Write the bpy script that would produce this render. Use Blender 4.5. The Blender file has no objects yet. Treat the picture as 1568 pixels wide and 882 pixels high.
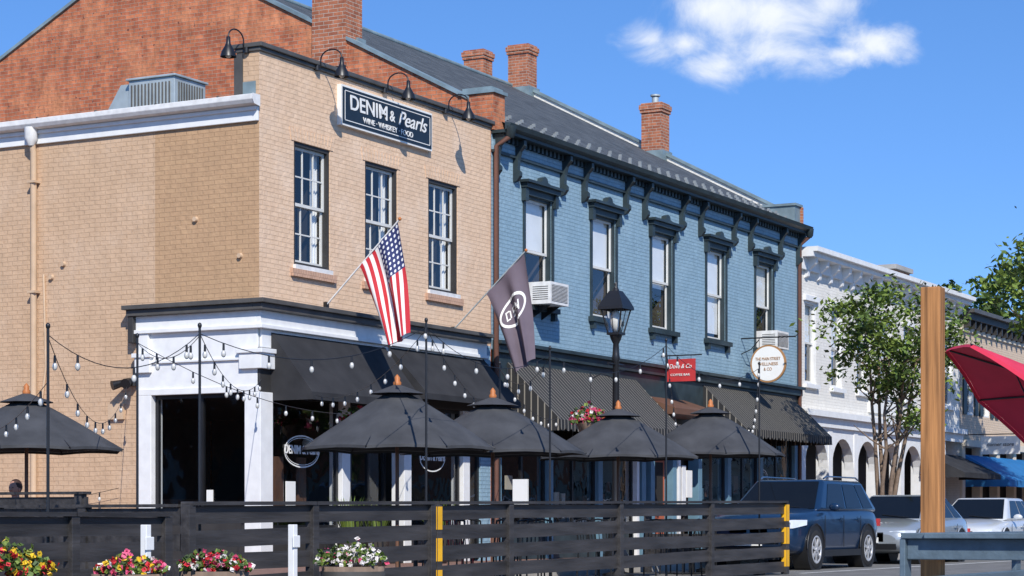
import bpy, math, random
from mathutils import Vector, Matrix, Euler
random.seed(7)
S=bpy.context.scene
COL=S.collection
S.view_settings.view_transform='Standard'
try: S.view_settings.look='None'
except: pass
S.view_settings.exposure=0

# ------------------------------------------------------------ materials
class N:
    def __init__(s,name):
        s.m=bpy.data.materials.new(name); s.m.use_nodes=True
        s.t=s.m.node_tree; s.t.nodes.clear()
        s.out=s.t.nodes.new('ShaderNodeOutputMaterial')
    def n(s,typ,**kw):
        o=s.t.nodes.new(typ)
        for k,v in kw.items(): setattr(o,k,v)
        return o
    def l(s,a,b): s.t.links.new(a,b)

def uvvec(n):
    return n.n('ShaderNodeTexCoord').outputs['UV']

def mat(name,col,rough=.7,metal=0,noise=.12,nscale=3,bump=0,bscale=40,spec=.4,coat=0,stretch=None):
    n=N(name); b=n.n('ShaderNodeBsdfPrincipled')
    b.inputs['Roughness'].default_value=rough; b.inputs['Metallic'].default_value=metal
    b.inputs['Specular IOR Level'].default_value=spec
    b.inputs['Coat Weight'].default_value=coat
    tc=n.n('ShaderNodeTexCoord'); vec=tc.outputs['Object']
    if stretch:
        mp=n.n('ShaderNodeMapping'); mp.inputs['Scale'].default_value=stretch; n.l(vec,mp.inputs['Vector']); vec=mp.outputs[0]
    nz=n.n('ShaderNodeTexNoise'); nz.inputs['Scale'].default_value=nscale; nz.inputs['Detail'].default_value=4
    n.l(vec,nz.inputs['Vector'])
    r=n.n('ShaderNodeMapRange'); r.inputs['From Min'].default_value=.3;r.inputs['From Max'].default_value=.7
    r.inputs['To Min'].default_value=1-noise;r.inputs['To Max'].default_value=1+noise
    n.l(nz.outputs['Fac'],r.inputs['Value'])
    vm=n.n('ShaderNodeVectorMath',operation='SCALE'); vm.inputs[0].default_value=col[:3]
    n.l(r.outputs[0],vm.inputs['Scale']); n.l(vm.outputs[0],b.inputs['Base Color'])
    if bump:
        n2=n.n('ShaderNodeTexNoise'); n2.inputs['Scale'].default_value=bscale; n2.inputs['Detail'].default_value=3
        n.l(vec,n2.inputs['Vector'])
        bp=n.n('ShaderNodeBump'); bp.inputs['Strength'].default_value=bump; bp.inputs['Distance'].default_value=.02
        n.l(n2.outputs['Fac'],bp.inputs['Height']); n.l(bp.outputs[0],b.inputs['Normal'])
    n.l(b.outputs[0],n.out.inputs[0]); return n.m

def brick(name,c1,c2,mortar,stain=.18,bump=.6,bw=.215,rh=.074,ms=.008,patch=None,rough=.85,pscale=.9,chip=None):
    n=N(name); b=n.n('ShaderNodeBsdfPrincipled'); b.inputs['Roughness'].default_value=rough
    b.inputs['Specular IOR Level'].default_value=.25
    uv=uvvec(n)
    nw=n.n('ShaderNodeTexNoise'); nw.inputs['Scale'].default_value=1.3; nw.inputs['Detail'].default_value=2
    n.l(uv,nw.inputs['Vector'])
    sc=n.n('ShaderNodeVectorMath',operation='SCALE'); sc.inputs['Scale'].default_value=.035
    n.l(nw.outputs['Color'],sc.inputs[0])
    ad=n.n('ShaderNodeVectorMath',operation='ADD'); n.l(uv,ad.inputs[0]); n.l(sc.outputs[0],ad.inputs[1])
    br=n.n('ShaderNodeTexBrick'); br.inputs['Scale'].default_value=1
    br.inputs['Brick Width'].default_value=bw; br.inputs['Row Height'].default_value=rh
    br.inputs['Mortar Size'].default_value=ms; br.inputs['Mortar Smooth'].default_value=.3
    br.inputs['Color1'].default_value=c1; br.inputs['Color2'].default_value=c2; br.inputs['Mortar'].default_value=mortar
    n.l(ad.outputs[0],br.inputs['Vector'])
    nz=n.n('ShaderNodeTexNoise'); nz.inputs['Scale'].default_value=pscale; nz.inputs['Detail'].default_value=6; nz.inputs['Roughness'].default_value=.65
    n.l(uv,nz.inputs['Vector'])
    col=br.outputs['Color']
    def over(col,fac_out,lo,hi,c):
        rr=n.n('ShaderNodeMapRange'); rr.inputs['From Min'].default_value=lo; rr.inputs['From Max'].default_value=hi
        n.l(fac_out,rr.inputs['Value'])
        mx=n.n('ShaderNodeMix',data_type='RGBA'); n.l(rr.outputs[0],mx.inputs['Factor'])
        n.l(col,mx.inputs['A']); mx.inputs['B'].default_value=c; return mx.outputs['Result']
    if patch: col=over(col,nz.outputs['Fac'],.5,.7,patch)
    r=n.n('ShaderNodeMapRange'); r.inputs['From Min'].default_value=.3;r.inputs['From Max'].default_value=.7
    r.inputs['To Min'].default_value=1-stain;r.inputs['To Max'].default_value=1+stain*.6
    mp=n.n('ShaderNodeMapping'); mp.inputs['Scale'].default_value=(3.2,1.1,1); n.l(uv,mp.inputs['Vector'])
    n2=n.n('ShaderNodeTexNoise'); n2.inputs['Scale'].default_value=1.6; n2.inputs['Detail'].default_value=7;n2.inputs['Roughness'].default_value=.72
    n.l(mp.outputs[0],n2.inputs['Vector']); n.l(n2.outputs['Fac'],r.inputs['Value'])
    n3=n.n('ShaderNodeTexNoise'); n3.inputs['Scale'].default_value=11; n3.inputs['Detail'].default_value=4; n.l(uv,n3.inputs['Vector'])
    if chip: col=over(col,n3.outputs['Fac'],.66,.70,chip)
    vm=n.n('ShaderNodeVectorMath',operation='SCALE'); n.l(col,vm.inputs[0]); n.l(r.outputs[0],vm.inputs['Scale'])
    n.l(vm.outputs[0],b.inputs['Base Color'])
    inv=n.n('ShaderNodeMath',operation='SUBTRACT'); inv.inputs[0].default_value=1; n.l(br.outputs['Fac'],inv.inputs[1])
    a2=n.n('ShaderNodeMath',operation='ADD'); n.l(inv.outputs[0],a2.inputs[0]); n.l(n3.outputs['Fac'],a2.inputs[1])
    bp=n.n('ShaderNodeBump'); bp.inputs['Strength'].default_value=bump; bp.inputs['Distance'].default_value=.014
    n.l(a2.outputs[0],bp.inputs['Height']); n.l(bp.outputs[0],b.inputs['Normal'])
    n.l(b.outputs[0],n.out.inputs[0]); return n.m

def glassmat(name,tint=(.95,.96,.97,1),base=.04):
    n=N(name); tr=n.n('ShaderNodeBsdfTransparent'); tr.inputs[0].default_value=tint
    gl=n.n('ShaderNodeBsdfGlossy'); gl.inputs['Roughness'].default_value=.01; gl.inputs['Color'].default_value=(.95,.97,1,1)
    lw=n.n('ShaderNodeLayerWeight'); lw.inputs['Blend'].default_value=.5
    tc=n.n('ShaderNodeTexCoord'); nz=n.n('ShaderNodeTexNoise'); nz.inputs['Scale'].default_value=1.6
    n.l(tc.outputs['Object'],nz.inputs['Vector'])
    bp=n.n('ShaderNodeBump'); bp.inputs['Strength'].default_value=.25; bp.inputs['Distance'].default_value=.03
    n.l(nz.outputs['Fac'],bp.inputs['Height']); n.l(bp.outputs[0],gl.inputs['Normal'])
    pw=n.n('ShaderNodeMath',operation='POWER'); n.l(lw.outputs['Facing'],pw.inputs[0]); pw.inputs[1].default_value=3
    ma=n.n('ShaderNodeMath',operation='MULTIPLY_ADD'); ma.inputs[1].default_value=.7; ma.inputs[2].default_value=base; n.l(pw.outputs[0],ma.inputs[0])
    mx=n.n('ShaderNodeMixShader'); n.l(ma.outputs[0],mx.inputs[0]); n.l(tr.outputs[0],mx.inputs[1]); n.l(gl.outputs[0],mx.inputs[2])
    n.l(mx.outputs[0],n.out.inputs[0]); return n.m

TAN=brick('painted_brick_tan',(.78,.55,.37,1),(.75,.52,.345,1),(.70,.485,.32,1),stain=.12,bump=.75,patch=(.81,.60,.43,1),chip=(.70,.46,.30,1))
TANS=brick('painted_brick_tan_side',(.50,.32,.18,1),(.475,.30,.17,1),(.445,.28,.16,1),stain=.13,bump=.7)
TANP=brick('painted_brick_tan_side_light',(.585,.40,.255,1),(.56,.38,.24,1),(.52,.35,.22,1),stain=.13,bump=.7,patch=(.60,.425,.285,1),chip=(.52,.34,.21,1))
BLUE=brick('painted_brick_blue',(.265,.395,.475,1),(.25,.375,.455,1),(.215,.335,.41,1),stain=.13,bump=.9,patch=(.29,.42,.495,1))
RED=brick('old_red_brick',(.58,.19,.085,1),(.38,.11,.055,1),(.42,.26,.18,1),stain=.42,bump=.8,patch=(.66,.27,.13,1),pscale=.7,chip=(.18,.07,.05,1))
REDC=brick('chimney_brick',(.50,.18,.09,1),(.30,.10,.055,1),(.48,.37,.29,1),stain=.35,bump=.7)
SILLB=brick('sill_brick',(.60,.38,.26,1),(.55,.34,.23,1),(.47,.29,.2,1),bw=.07,rh=.2)
WHITEB=brick('painted_brick_white',(.78,.75,.68,1),(.75,.72,.65,1),(.68,.65,.59,1),stain=.1,bump=.4)
PEACH=brick('painted_brick_peach',(.68,.53,.39,1),(.64,.50,.36,1),(.5,.4,.3,1),stain=.1,bump=.4)
CREAM=mat('cream_stucco',(.64,.57,.45,1),.85)
SLATE=brick('slate_roof',(.115,.125,.13,1),(.07,.078,.082,1),(.032,.035,.037,1),stain=.35,bump=.9,bw=.28,rh=.2,ms=.008,rough=.75)
WHITE=mat('white_paint',(.76,.76,.74,1),.5,noise=.06,nscale=6)
WHITEW=mat('white_weathered_paint',(.72,.71,.68,1),.6,noise=.12,nscale=8)
DGREEN=mat('dark_green_trim',(.028,.042,.047,1),.45,noise=.3)
BLK=mat('black_metal',(.012,.012,.013,1),.4,noise=.2,spec=.5)
DARKTRIM=mat('dark_trim_paint',(.038,.036,.034,1),.55,noise=.2)
CAPM=mat('dark_cap_metal',(.085,.08,.072,1),.5,noise=.25)
SASH=mat('sash_paint',(.66,.65,.6,1),.5,noise=.08)
ZINC=mat('galvanized_metal',(.42,.47,.47,1),.5,metal=.3,noise=.15)
SNOWG=mat('snow_guard_metal',(.26,.28,.28,1),.6,noise=.1)
FLASH=mat('roof_flashing',(.24,.31,.32,1),.5,metal=.3,noise=.25)
COPPER=mat('brown_downspout',(.14,.065,.045,1),.5)
TANM=mat('tan_downspout',(.56,.40,.26,1),.5)
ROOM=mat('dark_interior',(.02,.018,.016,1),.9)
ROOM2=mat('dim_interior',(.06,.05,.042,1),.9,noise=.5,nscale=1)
BLIND=mat('window_blind',(.82,.82,.78,1),.8,noise=.05)
GLASS=glassmat('window_glass')
SGLASS=glassmat('shop_glass',(.8,.82,.83,1),base=.03)
FENCE=mat('black_stained_timber',(.040,.037,.036,1),.5,noise=.5,nscale=9,bump=.3,bscale=30,spec=.5,stretch=(.12,1,1))
YEL=mat('yellow_reflector',(.80,.42,.02,1),.4)
WOOD=mat('raw_timber',(.37,.165,.055,1),.75,noise=.5,nscale=40,bump=.25,bscale=60,stretch=(1,1,.05))
SLATEP=mat('blue_grey_paint',(.095,.135,.165,1),.55,noise=.2,nscale=12,stretch=(.15,1,1),bump=.15)
ASPH=mat('asphalt',(.17,.165,.155,1),.9,noise=.25,nscale=2,bump=.5,bscale=90)
WALK=brick('brick_sidewalk',(.28,.16,.12,1),(.24,.13,.10,1),(.2,.15,.12,1),bw=.2,rh=.1)
CONC=mat('kerb_concrete',(.38,.36,.33,1),.85,noise=.15)
EARTH=mat('ground_earth',(.10,.11,.06,1),.95,noise=.3,nscale=.2)
LINE=mat('road_marking',(.7,.7,.66,1),.7,noise=.2,nscale=10)
CANV=mat('black_canvas',(.034,.034,.036,1),.8,noise=.22,nscale=2.5,bump=.25,bscale=5,spec=.2)
CANVU=mat('black_umbrella_fabric',(.055,.056,.059,1),.75,noise=.25,nscale=3,bump=.35,bscale=6,spec=.25)
REDF=mat('red_umbrella_fabric',(.66,.035,.075,1),.75,noise=.1)
ORW=mat('varnished_finial',(.45,.15,.04,1),.5)
BULB=mat('bulb_glass',(.55,.54,.50,1),.15,spec=.8)
BRASS=mat('lamp_pane',(.80,.77,.68,1),.3)
NAVY=mat('sign_navy',(.012,.022,.035,1),.45,noise=.1)
SIGNW=mat('sign_white',(.80,.79,.74,1),.5,noise=.04)
SIGNR=mat('sign_red',(.50,.04,.04,1),.5)
SIGNB=mat('sign_brown_rim',(.38,.20,.08,1),.5)
LEAF=mat('leaves',(.085,.135,.025,1),.6,noise=.4,nscale=1.3)
LEAF2=mat('leaves_light',(.16,.22,.035,1),.6,noise=.35,nscale=2)
LEAF3=mat('leaves_dark',(.040,.072,.016,1),.6,noise=.35,nscale=2)
BARK=mat('bark',(.19,.135,.095,1),.9,noise=.3,nscale=8,bump=.5)
PINK=mat('pink_petals',(.65,.10,.20,1),.6);FW=mat('white_petals',(.75,.7,.65,1),.6);FY=mat('yellow_petals',(.72,.48,.03,1),.6);FR=mat('red_petals',(.55,.03,.04,1),.6)
BARREL=mat('barrel_wood',(.20,.14,.10,1),.8,noise=.3,nscale=10,stretch=(1,1,.15))
TYRE=mat('tyre_rubber',(.018,.018,.018,1),.8)
RIM=mat('wheel_alloy',(.55,.55,.55,1),.35,metal=.4)
CGL=mat('car_glass',(.006,.007,.008,1),.06,noise=.1,spec=.3)
HEADL=mat('headlight_lens',(.65,.7,.75,1),.08,spec=.8)
PBLUE=mat('car_paint_blue',(.008,.028,.07,1),.28,metal=.2,noise=.03,coat=.6)
PSILV=mat('car_paint_silver',(.36,.39,.41,1),.3,metal=.4,noise=.03,coat=1)
PWHT=mat('car_paint_white',(.60,.62,.63,1),.3,metal=.1,noise=.03,coat=1)
CHROME=mat('chrome',(.6,.6,.6,1),.15,metal=1)
BLUEAW=mat('blue_canvas',(.02,.15,.36,1),.7)
DOORR=mat('door_red_wood',(.42,.11,.05,1),.5)
WOODT=mat('brown_wood_trim',(.15,.075,.045,1),.5)
BLUEP=mat('shop_blue_paint',(.13,.24,.31,1),.5)
SKIN=mat('skin',(.48,.25,.17,1),.55); HAIR=mat('hair',(.045,.02,.012,1),.6); SHIRT=mat('shirt',(.05,.06,.09,1),.8)

def stripes(name,c1,c2,w,duty):
    n=N(name); b=n.n('ShaderNodeBsdfPrincipled'); b.inputs['Roughness'].default_value=.8
    tc=n.n('ShaderNodeTexCoord'); sp=n.n('ShaderNodeSeparateXYZ'); n.l(tc.outputs['UV'],sp.inputs[0])
    d=n.n('ShaderNodeMath',operation='DIVIDE'); d.inputs[1].default_value=w; n.l(sp.outputs[0],d.inputs[0])
    f=n.n('ShaderNodeMath',operation='FRACT'); n.l(d.outputs[0],f.inputs[0])
    g=n.n('ShaderNodeMath',operation='LESS_THAN'); g.inputs[1].default_value=duty; n.l(f.outputs[0],g.inputs[0])
    m=n.n('ShaderNodeMix',data_type='RGBA'); m.inputs['A'].default_value=c1; m.inputs['B'].default_value=c2
    n.l(g.outputs[0],m.inputs['Factor']); n.l(m.outputs['Result'],b.inputs['Base Color'])
    n.l(b.outputs[0],n.out.inputs[0]); return n.m
STRIPE=stripes('striped_canvas',(.022,.022,.022,1),(.26,.235,.19,1),.14,.18)

# ------------------------------------------------------------ mesh builder
def group(name,loc=(0,0,0)):
    e=bpy.data.objects.new(name,None); e.location=loc; e.empty_display_size=.3; COL.objects.link(e); return e
class MB:
    def __init__(s): s.v=[];s.f=[];s.m=[];s.mats=[];s.sm=[];s.uv={}
    def mi(s,m):
        if m not in s.mats: s.mats.append(m)
        return s.mats.index(m)
    def face(s,pts,m,smooth=False,uv=None):
        i=len(s.v); s.v+= [tuple(p) for p in pts]; s.f.append(tuple(range(i,i+len(pts)))); s.m.append(s.mi(m)); s.sm.append(smooth)
        if uv: s.uv[len(s.f)-1]=uv
    def grid(s,rows,m,smooth=True,closed=False,mf=None,uvf=None):
        i=len(s.v); R=len(rows);C=len(rows[0])
        for r in rows: s.v+=[tuple(p) for p in r]
        for a in range(R-1):
            for b in range(C if closed else C-1):
                b2=(b+1)%C
                s.f.append((i+a*C+b,i+a*C+b2,i+(a+1)*C+b2,i+(a+1)*C+b)); s.m.append(s.mi(mf(a,b) if mf else m)); s.sm.append(smooth)
                if uvf: s.uv[len(s.f)-1]=[uvf(a,b),uvf(a,b+1),uvf(a+1,b+1),uvf(a+1,b)]
    def box(s,x0,x1,y0,y1,z0,z1,m):
        P=[(x0,y0,z0),(x1,y0,z0),(x1,y1,z0),(x0,y1,z0),(x0,y0,z1),(x1,y0,z1),(x1,y1,z1),(x0,y1,z1)]
        i=len(s.v); s.v+=P
        for f in ((3,2,1,0),(4,5,6,7),(0,1,5,4),(1,2,6,5),(2,3,7,6),(3,0,4,7)):
            s.f.append(tuple(i+k for k in f)); s.m.append(s.mi(m)); s.sm.append(False)
    def prism(s,poly,vec,m):
        n=len(poly); i=len(s.v); s.v+=[tuple(p) for p in poly]+[tuple(Vector(p)+Vector(vec)) for p in poly]
        k=s.mi(m)
        fs=[tuple(i+j for j in range(n)),tuple(i+n+j for j in reversed(range(n)))]
        fs+=[(i+j,i+(j+1)%n,i+n+(j+1)%n,i+n+j) for j in range(n)]
        for f in fs: s.f.append(f); s.m.append(k); s.sm.append(False)
    def tube(s,path,r,m,n=8,cap=True,smooth=True):
        path=[Vector(p) for p in path]; rs=r if isinstance(r,(list,tuple)) else [r]*len(path)
        rows=[]; up=None
        for i,p in enumerate(path):
            d=(path[min(i+1,len(path)-1)]-path[max(i-1,0)]).normalized()
            if up is None: up=Vector((0,0,1)) if abs(d.z)<.9 else Vector((1,0,0))
            a=d.cross(up)
            if a.length<1e-4: up=Vector((0,1,0)); a=d.cross(up)
            a.normalize(); b=d.cross(a).normalized()
            rows.append([p+(a*math.cos(2*math.pi*k/n)+b*math.sin(2*math.pi*k/n))*rs[i] for k in range(n)])
        s.grid(rows,m,smooth,True)
        if cap:
            s.face(rows[0][::-1],m); s.face(rows[-1],m)
    def cyl(s,p0,p1,r0,r1,m,n=12): s.tube([p0,p1],[r0,r1],m,n)
    def lathe(s,c,prof,m,n=16,smooth=True):
        rows=[[(c[0]+r*math.cos(2*math.pi*k/n),c[1]+r*math.sin(2*math.pi*k/n),c[2]+z) for k in range(n)] for r,z in prof]
        s.grid(rows,m,smooth,True)
    def ball(s,c,rx,ry,rz,m,n=8,k=6):
        rows=[[(c[0]+rx*math.sin(math.pi*a/k)*math.cos(2*math.pi*b/n),c[1]+ry*math.sin(math.pi*a/k)*math.sin(2*math.pi*b/n),c[2]+rz*math.cos(math.pi*a/k)) for b in range(n)] for a in range(k+1)]
        s.grid(rows,m,True,True)
    def done(s,name,parent=None,bevel=0,subsurf=0):
        xs=[v[0] for v in s.v];ys=[v[1] for v in s.v];zs=[v[2] for v in s.v]
        o=Vector(((min(xs)+max(xs))/2,(min(ys)+max(ys))/2,min(zs)))
        me=bpy.data.meshes.new(name); me.from_pydata([tuple(Vector(v)-o) for v in s.v],[],s.f)
        for m in s.mats: me.materials.append(m)
        me.polygons.foreach_set('material_index',s.m); me.polygons.foreach_set('use_smooth',s.sm)
        me.update()
        uv=me.uv_layers.new(name='UVMap')
        for pi,p in enumerate(me.polygons):
            if pi in s.uv:
                for li,u in zip(p.loop_indices,s.uv[pi]): uv.data[li].uv=u
                continue
            nx,ny,nz=[abs(c) for c in p.normal]
            for li in p.loop_indices:
                c=s.v[me.loops[li].vertex_index]
                if nz>.95: u=(c[0],c[1])
                elif nx>ny and nx>=nz*.5: u=(c[1],c[2])
                elif nz>.5: u=(c[0],c[1]*1.13)
                else: u=(c[0],c[2])
                uv.data[li].uv=u
        ob=bpy.data.objects.new(name,me); COL.objects.link(ob)
        if parent: ob.parent=parent; ob.location=o-parent.location
        else: ob.location=o
        if bevel:
            b=ob.modifiers.new('b','BEVEL'); b.width=bevel; b.segments=2; b.limit_method='ANGLE'
        if subsurf:
            b=ob.modifiers.new('s','SUBSURF'); b.levels=subsurf; b.render_levels=subsurf
        return ob

def text(body,loc,size,m,name,parent,facing='y',w=None,bold=0,ext=.004,shear=0):
    cu=bpy.data.curves.new(name,'FONT'); cu.body=body; cu.size=size; cu.align_x='CENTER'; cu.align_y='CENTER'
    cu.extrude=ext; cu.offset=bold; cu.shear=shear
    t=bpy.data.objects.new('tmp',cu); COL.objects.link(t)
    bpy.context.view_layer.update()
    me=bpy.data.meshes.new_from_object(t.evaluated_get(bpy.context.evaluated_depsgraph_get()))
    bpy.data.objects.remove(t)
    xs=[v.co.x for v in me.vertices]
    sx=1
    if w: sx=w/(max(xs)-min(xs))
    R=Matrix.Rotation(math.radians(90),4,'X')
    if facing=='x': R=Matrix.Rotation(math.radians(-90),4,'Z')@R
    me.transform(R@Matrix.Diagonal((sx,1,1,1)))
    me.materials.clear(); me.materials.append(m)
    ob=bpy.data.objects.new(name,me); COL.objects.link(ob); ob.parent=parent; ob.location=Vector(loc)-parent.location
    return ob

PF=lambda a,z,d:(a,d,z)      # street front: a=x, d inward
PS=lambda a,z,d:(d,a,z)      # side front: a=y
def pbox(mb,P,a0,a1,z0,z1,d0,d1,m):
    p=P(a0,z0,d0);q=P(a1,z1,d1)
    mb.box(min(p[0],q[0]),max(p[0],q[0]),min(p[1],q[1]),max(p[1],q[1]),min(p[2],q[2]),max(p[2],q[2]),m)
def wall(mb,P,a0,a1,z0,z1,ops,m,dep=.2,d=0,rev=None):
    A=sorted(set([a0,a1]+[o[0] for o in ops]+[o[1] for o in ops])); Z=sorted(set([z0,z1]+[o[2] for o in ops]+[o[3] for o in ops]))
    for i in range(len(A)-1):
        for j in range(len(Z)-1):
            ca=(A[i]+A[i+1])/2; cz=(Z[j]+Z[j+1])/2
            if any(o[0]<ca<o[1] and o[2]<cz<o[3] for o in ops): continue
            mb.face([P(A[i],Z[j],d),P(A[i+1],Z[j],d),P(A[i+1],Z[j+1],d),P(A[i],Z[j+1],d)],m)
    r=rev or m
    for (a,b,c,e) in [o[:4] for o in ops]:
        for q in ([(a,c),(a,e)],[(b,c),(b,e)],[(a,c),(b,c)],[(a,e),(b,e)]):
            mb.face([P(q[0][0],q[0][1],d),P(q[1][0],q[1][1],d),P(q[1][0],q[1][1],d+dep),P(q[0][0],q[0][1],d+dep)],r)
def window(fr,gl,P,a0,a1,z0,z1,d,cols=1,rows=1,outer=DARKTRIM,sash=SASH,blind=0,curt=False,room=ROOM,fw=.06):
    pbox(fr,P,a0,a0+fw,z0,z1,d-.06,d+.08,outer);pbox(fr,P,a1-fw,a1,z0,z1,d-.06,d+.08,outer)
    pbox(fr,P,a0+fw,a1-fw,z1-fw,z1,d-.06,d+.08,outer);pbox(fr,P,a0+fw,a1-fw,z0,z0+fw*.8,d-.06,d+.08,outer)
    A0=a0+fw;A1=a1-fw;Z0=z0+fw*.8;Z1=z1-fw;zm=(Z0+Z1)/2
    for (s0,s1,dd) in ((zm-.02,Z1,d),(Z0,zm+.02,d+.035)):
        sw=.045
        pbox(fr,P,A0,A0+sw,s0,s1,dd,dd+.03,sash);pbox(fr,P,A1-sw,A1,s0,s1,dd,dd+.03,sash)
        pbox(fr,P,A0+sw,A1-sw,s1-.045,s1,dd,dd+.03,sash);pbox(fr,P,A0+sw,A1-sw,s0,s0+.05,dd,dd+.03,sash)
        for c in range(1,cols):
            x=A0+(A1-A0)*c/cols; pbox(fr,P,x-.011,x+.011,s0+.05,s1-.045,dd+.004,dd+.026,sash)
        for r in range(1,rows):
            z=s0+(s1-s0)*r/rows; pbox(fr,P,A0+sw,A1-sw,z-.011,z+.011,dd+.006,dd+.024,sash)
        gl.face([P(A0,s0,dd+.015),P(A1,s0,dd+.015),P(A1,s1,dd+.015),P(A0,s1,dd+.015)],GLASS)
    for q in (((a0,z0),(a0,z1)),((a1,z0),(a1,z1)),((a0,z0),(a1,z0)),((a0,z1),(a1,z1))):
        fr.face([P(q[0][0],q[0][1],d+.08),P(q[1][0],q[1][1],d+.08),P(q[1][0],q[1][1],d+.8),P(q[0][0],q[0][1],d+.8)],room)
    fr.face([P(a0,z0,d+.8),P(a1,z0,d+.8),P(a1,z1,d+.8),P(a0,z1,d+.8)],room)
    if blind: fr.face([P(A0,Z1-(Z1-Z0)*blind,d+.1),P(A1,Z1-(Z1-Z0)*blind,d+.1),P(A1,Z1,d+.1),P(A0,Z1,d+.1)],BLIND)
    if curt:
        for (x,y) in ((A0,A0+.2),(A1-.2,A1)):
            rws=[[P(x+(y-x)*k/10,zz,d+.14+.02*math.sin(k*1.9)) for k in range(11)] for zz in (Z0,Z1)]
            fr.grid(rws,BLIND)

# ------------------------------------------------------------ ground
mb=MB(); mb.face([(-900,-900,0),(900,-900,0),(900,900,0),(-900,900,0)],EARTH); mb.done('ground')
mb=MB(); mb.face([(-300,-22,.004),(300,-22,.004),(300,-3.75,.004),(-300,-3.75,.004)],ASPH)
mb.face([(-18,-3.75,.004),(-8.5,-3.75,.004),(-8.5,200,.004),(-18,200,.004)],ASPH)
mb.done('road')
mb=MB()
for k in range(-10,30): mb.face([(k*8,-12.1,.008),(k*8+3,-12.1,.008),(k*8+3,-11.98,.008),(k*8,-11.98,.008)],LINE)
mb.face([(6.3,-6.5,.008),(120,-6.5,.008),(120,-6.4,.008),(6.3,-6.4,.008)],LINE)
mb.done('road_marking')
mb=MB(); mb.box(-8.3,300,-3.6,-.002,0,.15,WALK); mb.box(-8.3,-.002,-.002,60,0,.148,WALK); mb.done('sidewalk')
mb=MB(); mb.box(-8.5,300,-3.75,-3.6,0,.152,CONC); mb.box(-8.5,-8.3,-3.6,60,0,.152,CONC); mb.done('kerb',bevel=.01)

# ------------------------------------------------------------ tan corner building
g=group('tan_brick_corner_building',(3.7,5,0))
W1=[(.95,1.99),(3.05,4.09),(5.12,6.16)]; WZ=(4.93,6.88)
mb=MB()
wall(mb,PF,0,7.38,4.1,8.18,[(a,b,WZ[0],WZ[1]) for a,b in W1],TAN,.16)
mb.face([(0,0,7.4),(0,.42,7.4),(0,.42,8.18),(0,0,8.18)],TANP)
mb.face([(0,.42,7.2),(7.38,.42,7.2),(7.38,.42,8.18),(0,.42,8.18)],TAN)
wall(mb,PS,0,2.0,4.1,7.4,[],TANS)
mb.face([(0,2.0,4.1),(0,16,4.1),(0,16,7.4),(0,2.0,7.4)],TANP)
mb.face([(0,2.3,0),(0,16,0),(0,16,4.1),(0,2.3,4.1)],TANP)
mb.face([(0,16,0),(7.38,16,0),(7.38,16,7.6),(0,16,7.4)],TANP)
mb.box(7.0,7.38,-.0,.3,0,4.1,BLUE)
mb.done('walls',g)
mb=MB()
mb.box(-.06,7.42,-.08,.48,8.18,8.25,CAPM); mb.box(-.03,7.4,-.04,.44,8.12,8.18,CAPM)
mb.done('parapet_cap',g,bevel=.01)
mb=MB(); mb.box(-.012,0.0,.06,.36,7.42,7.66,FLASH); mb.box(-.02,0,.3,.46,7.4,8.1,CAPM)
mb.done('flashing',g)
mb=MB(); mb.face([(-.2,.42,7.42),(7.38,.42,8.1),(7.38,16,8.1),(-.2,16,7.42)],CAPM); mb.done('roof',g)
mb=MB(); mb.box(-.05,0,.0,16,7.04,7.26,WHITE); mb.box(-.09,-.05,.0,16,7.2,7.26,WHITE)
gp=[(-.05,7.26),(-.2,7.28),(-.24,7.34),(-.24,7.42),(-.05,7.42)]
mb.prism([(x,-.05,z) for x,z in gp],(0,16,0),WHITEW)
for k in range(12): mb.box(-.25,-.05,.6+k*1.2,.63+k*1.2,7.42,7.435,CAPM)
mb.done('gutter',g,bevel=.008)
mb=MB(); mb.tube([(-.14,4.42,7.3),(-.14,4.42,7.12),(-.08,4.42,6.9),(-.08,4.42,.2)],.055,TANM)
for z in (6.4,4.6,2.8,1.2): mb.box(-.15,0,4.34,4.5,z,z+.04,TANM)
mb.lathe((-.14,4.42,7.0),[(.05,0),(.11,.12),(.11,.3)],WHITEW,8)
mb.done('downspout',g)
fr=MB();gl=MB()
for i,(a,b) in enumerate(W1): window(fr,gl,PF,a,b,WZ[0],WZ[1],.08,3,2,curt=True,blind=[0,.0,.0][i])
fr.done('window_frames',g);gl.done('window_glass',g)
mb=MB()
for a,b in W1:
    mb.box(a-.1,b+.12,-.06,.0,4.74,4.86,SILLB); mb.box(a-.02,b+.02,-.05,.1,4.86,4.93,WHITEW)
    n=13
    for k in range(n):
        x0=a-.08+(b-a+.16)*k/n; x1=x0+(b-a+.16)/n-.008; s=(k-(n-1)/2)*.008
        mb.prism([(x0,-.012,6.885),(x1,-.012,6.885),(x1+s,-.012,7.09),(x0+s,-.012,7.09)],(0,.012,0),TAN)
mb.done('sills_and_lintels',g)
mb=MB()
for (x0,y0,z0,z1,m) in ((-.24,-.24,4.22,4.29,CAPM),(-.18,-.18,4.12,4.22,CAPM),(-.08,-.08,3.9,4.12,WHITE),(-.13,-.13,3.84,3.9,WHITE)):
    mb.box(x0,7.1,y0,.0,z0,z1,m); mb.box(x0,0.0,0,2.3-y0*.8,z0,z1,m)
mb.box(-.05,0,0.0,2.3,2.86,3.84,WHITE); mb.box(0,7.0,-.05,0,3.55,3.84,WHITE)
mb.box(-.05,7.0,-.05,0.0,2.86,3.55,DARKTRIM)
mb.box(-.09,-.05,-.05,2.3,3.36,3.40,WHITE)
mb.box(-.08,-.05,-.05,2.3,2.86,2.96,WHITE)
mb.box(-.08,.26,-.08,.22,.15,2.86,WHITE); mb.box(-.08,.22,2.02,2.3,.15,2.86,WHITE)
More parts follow.
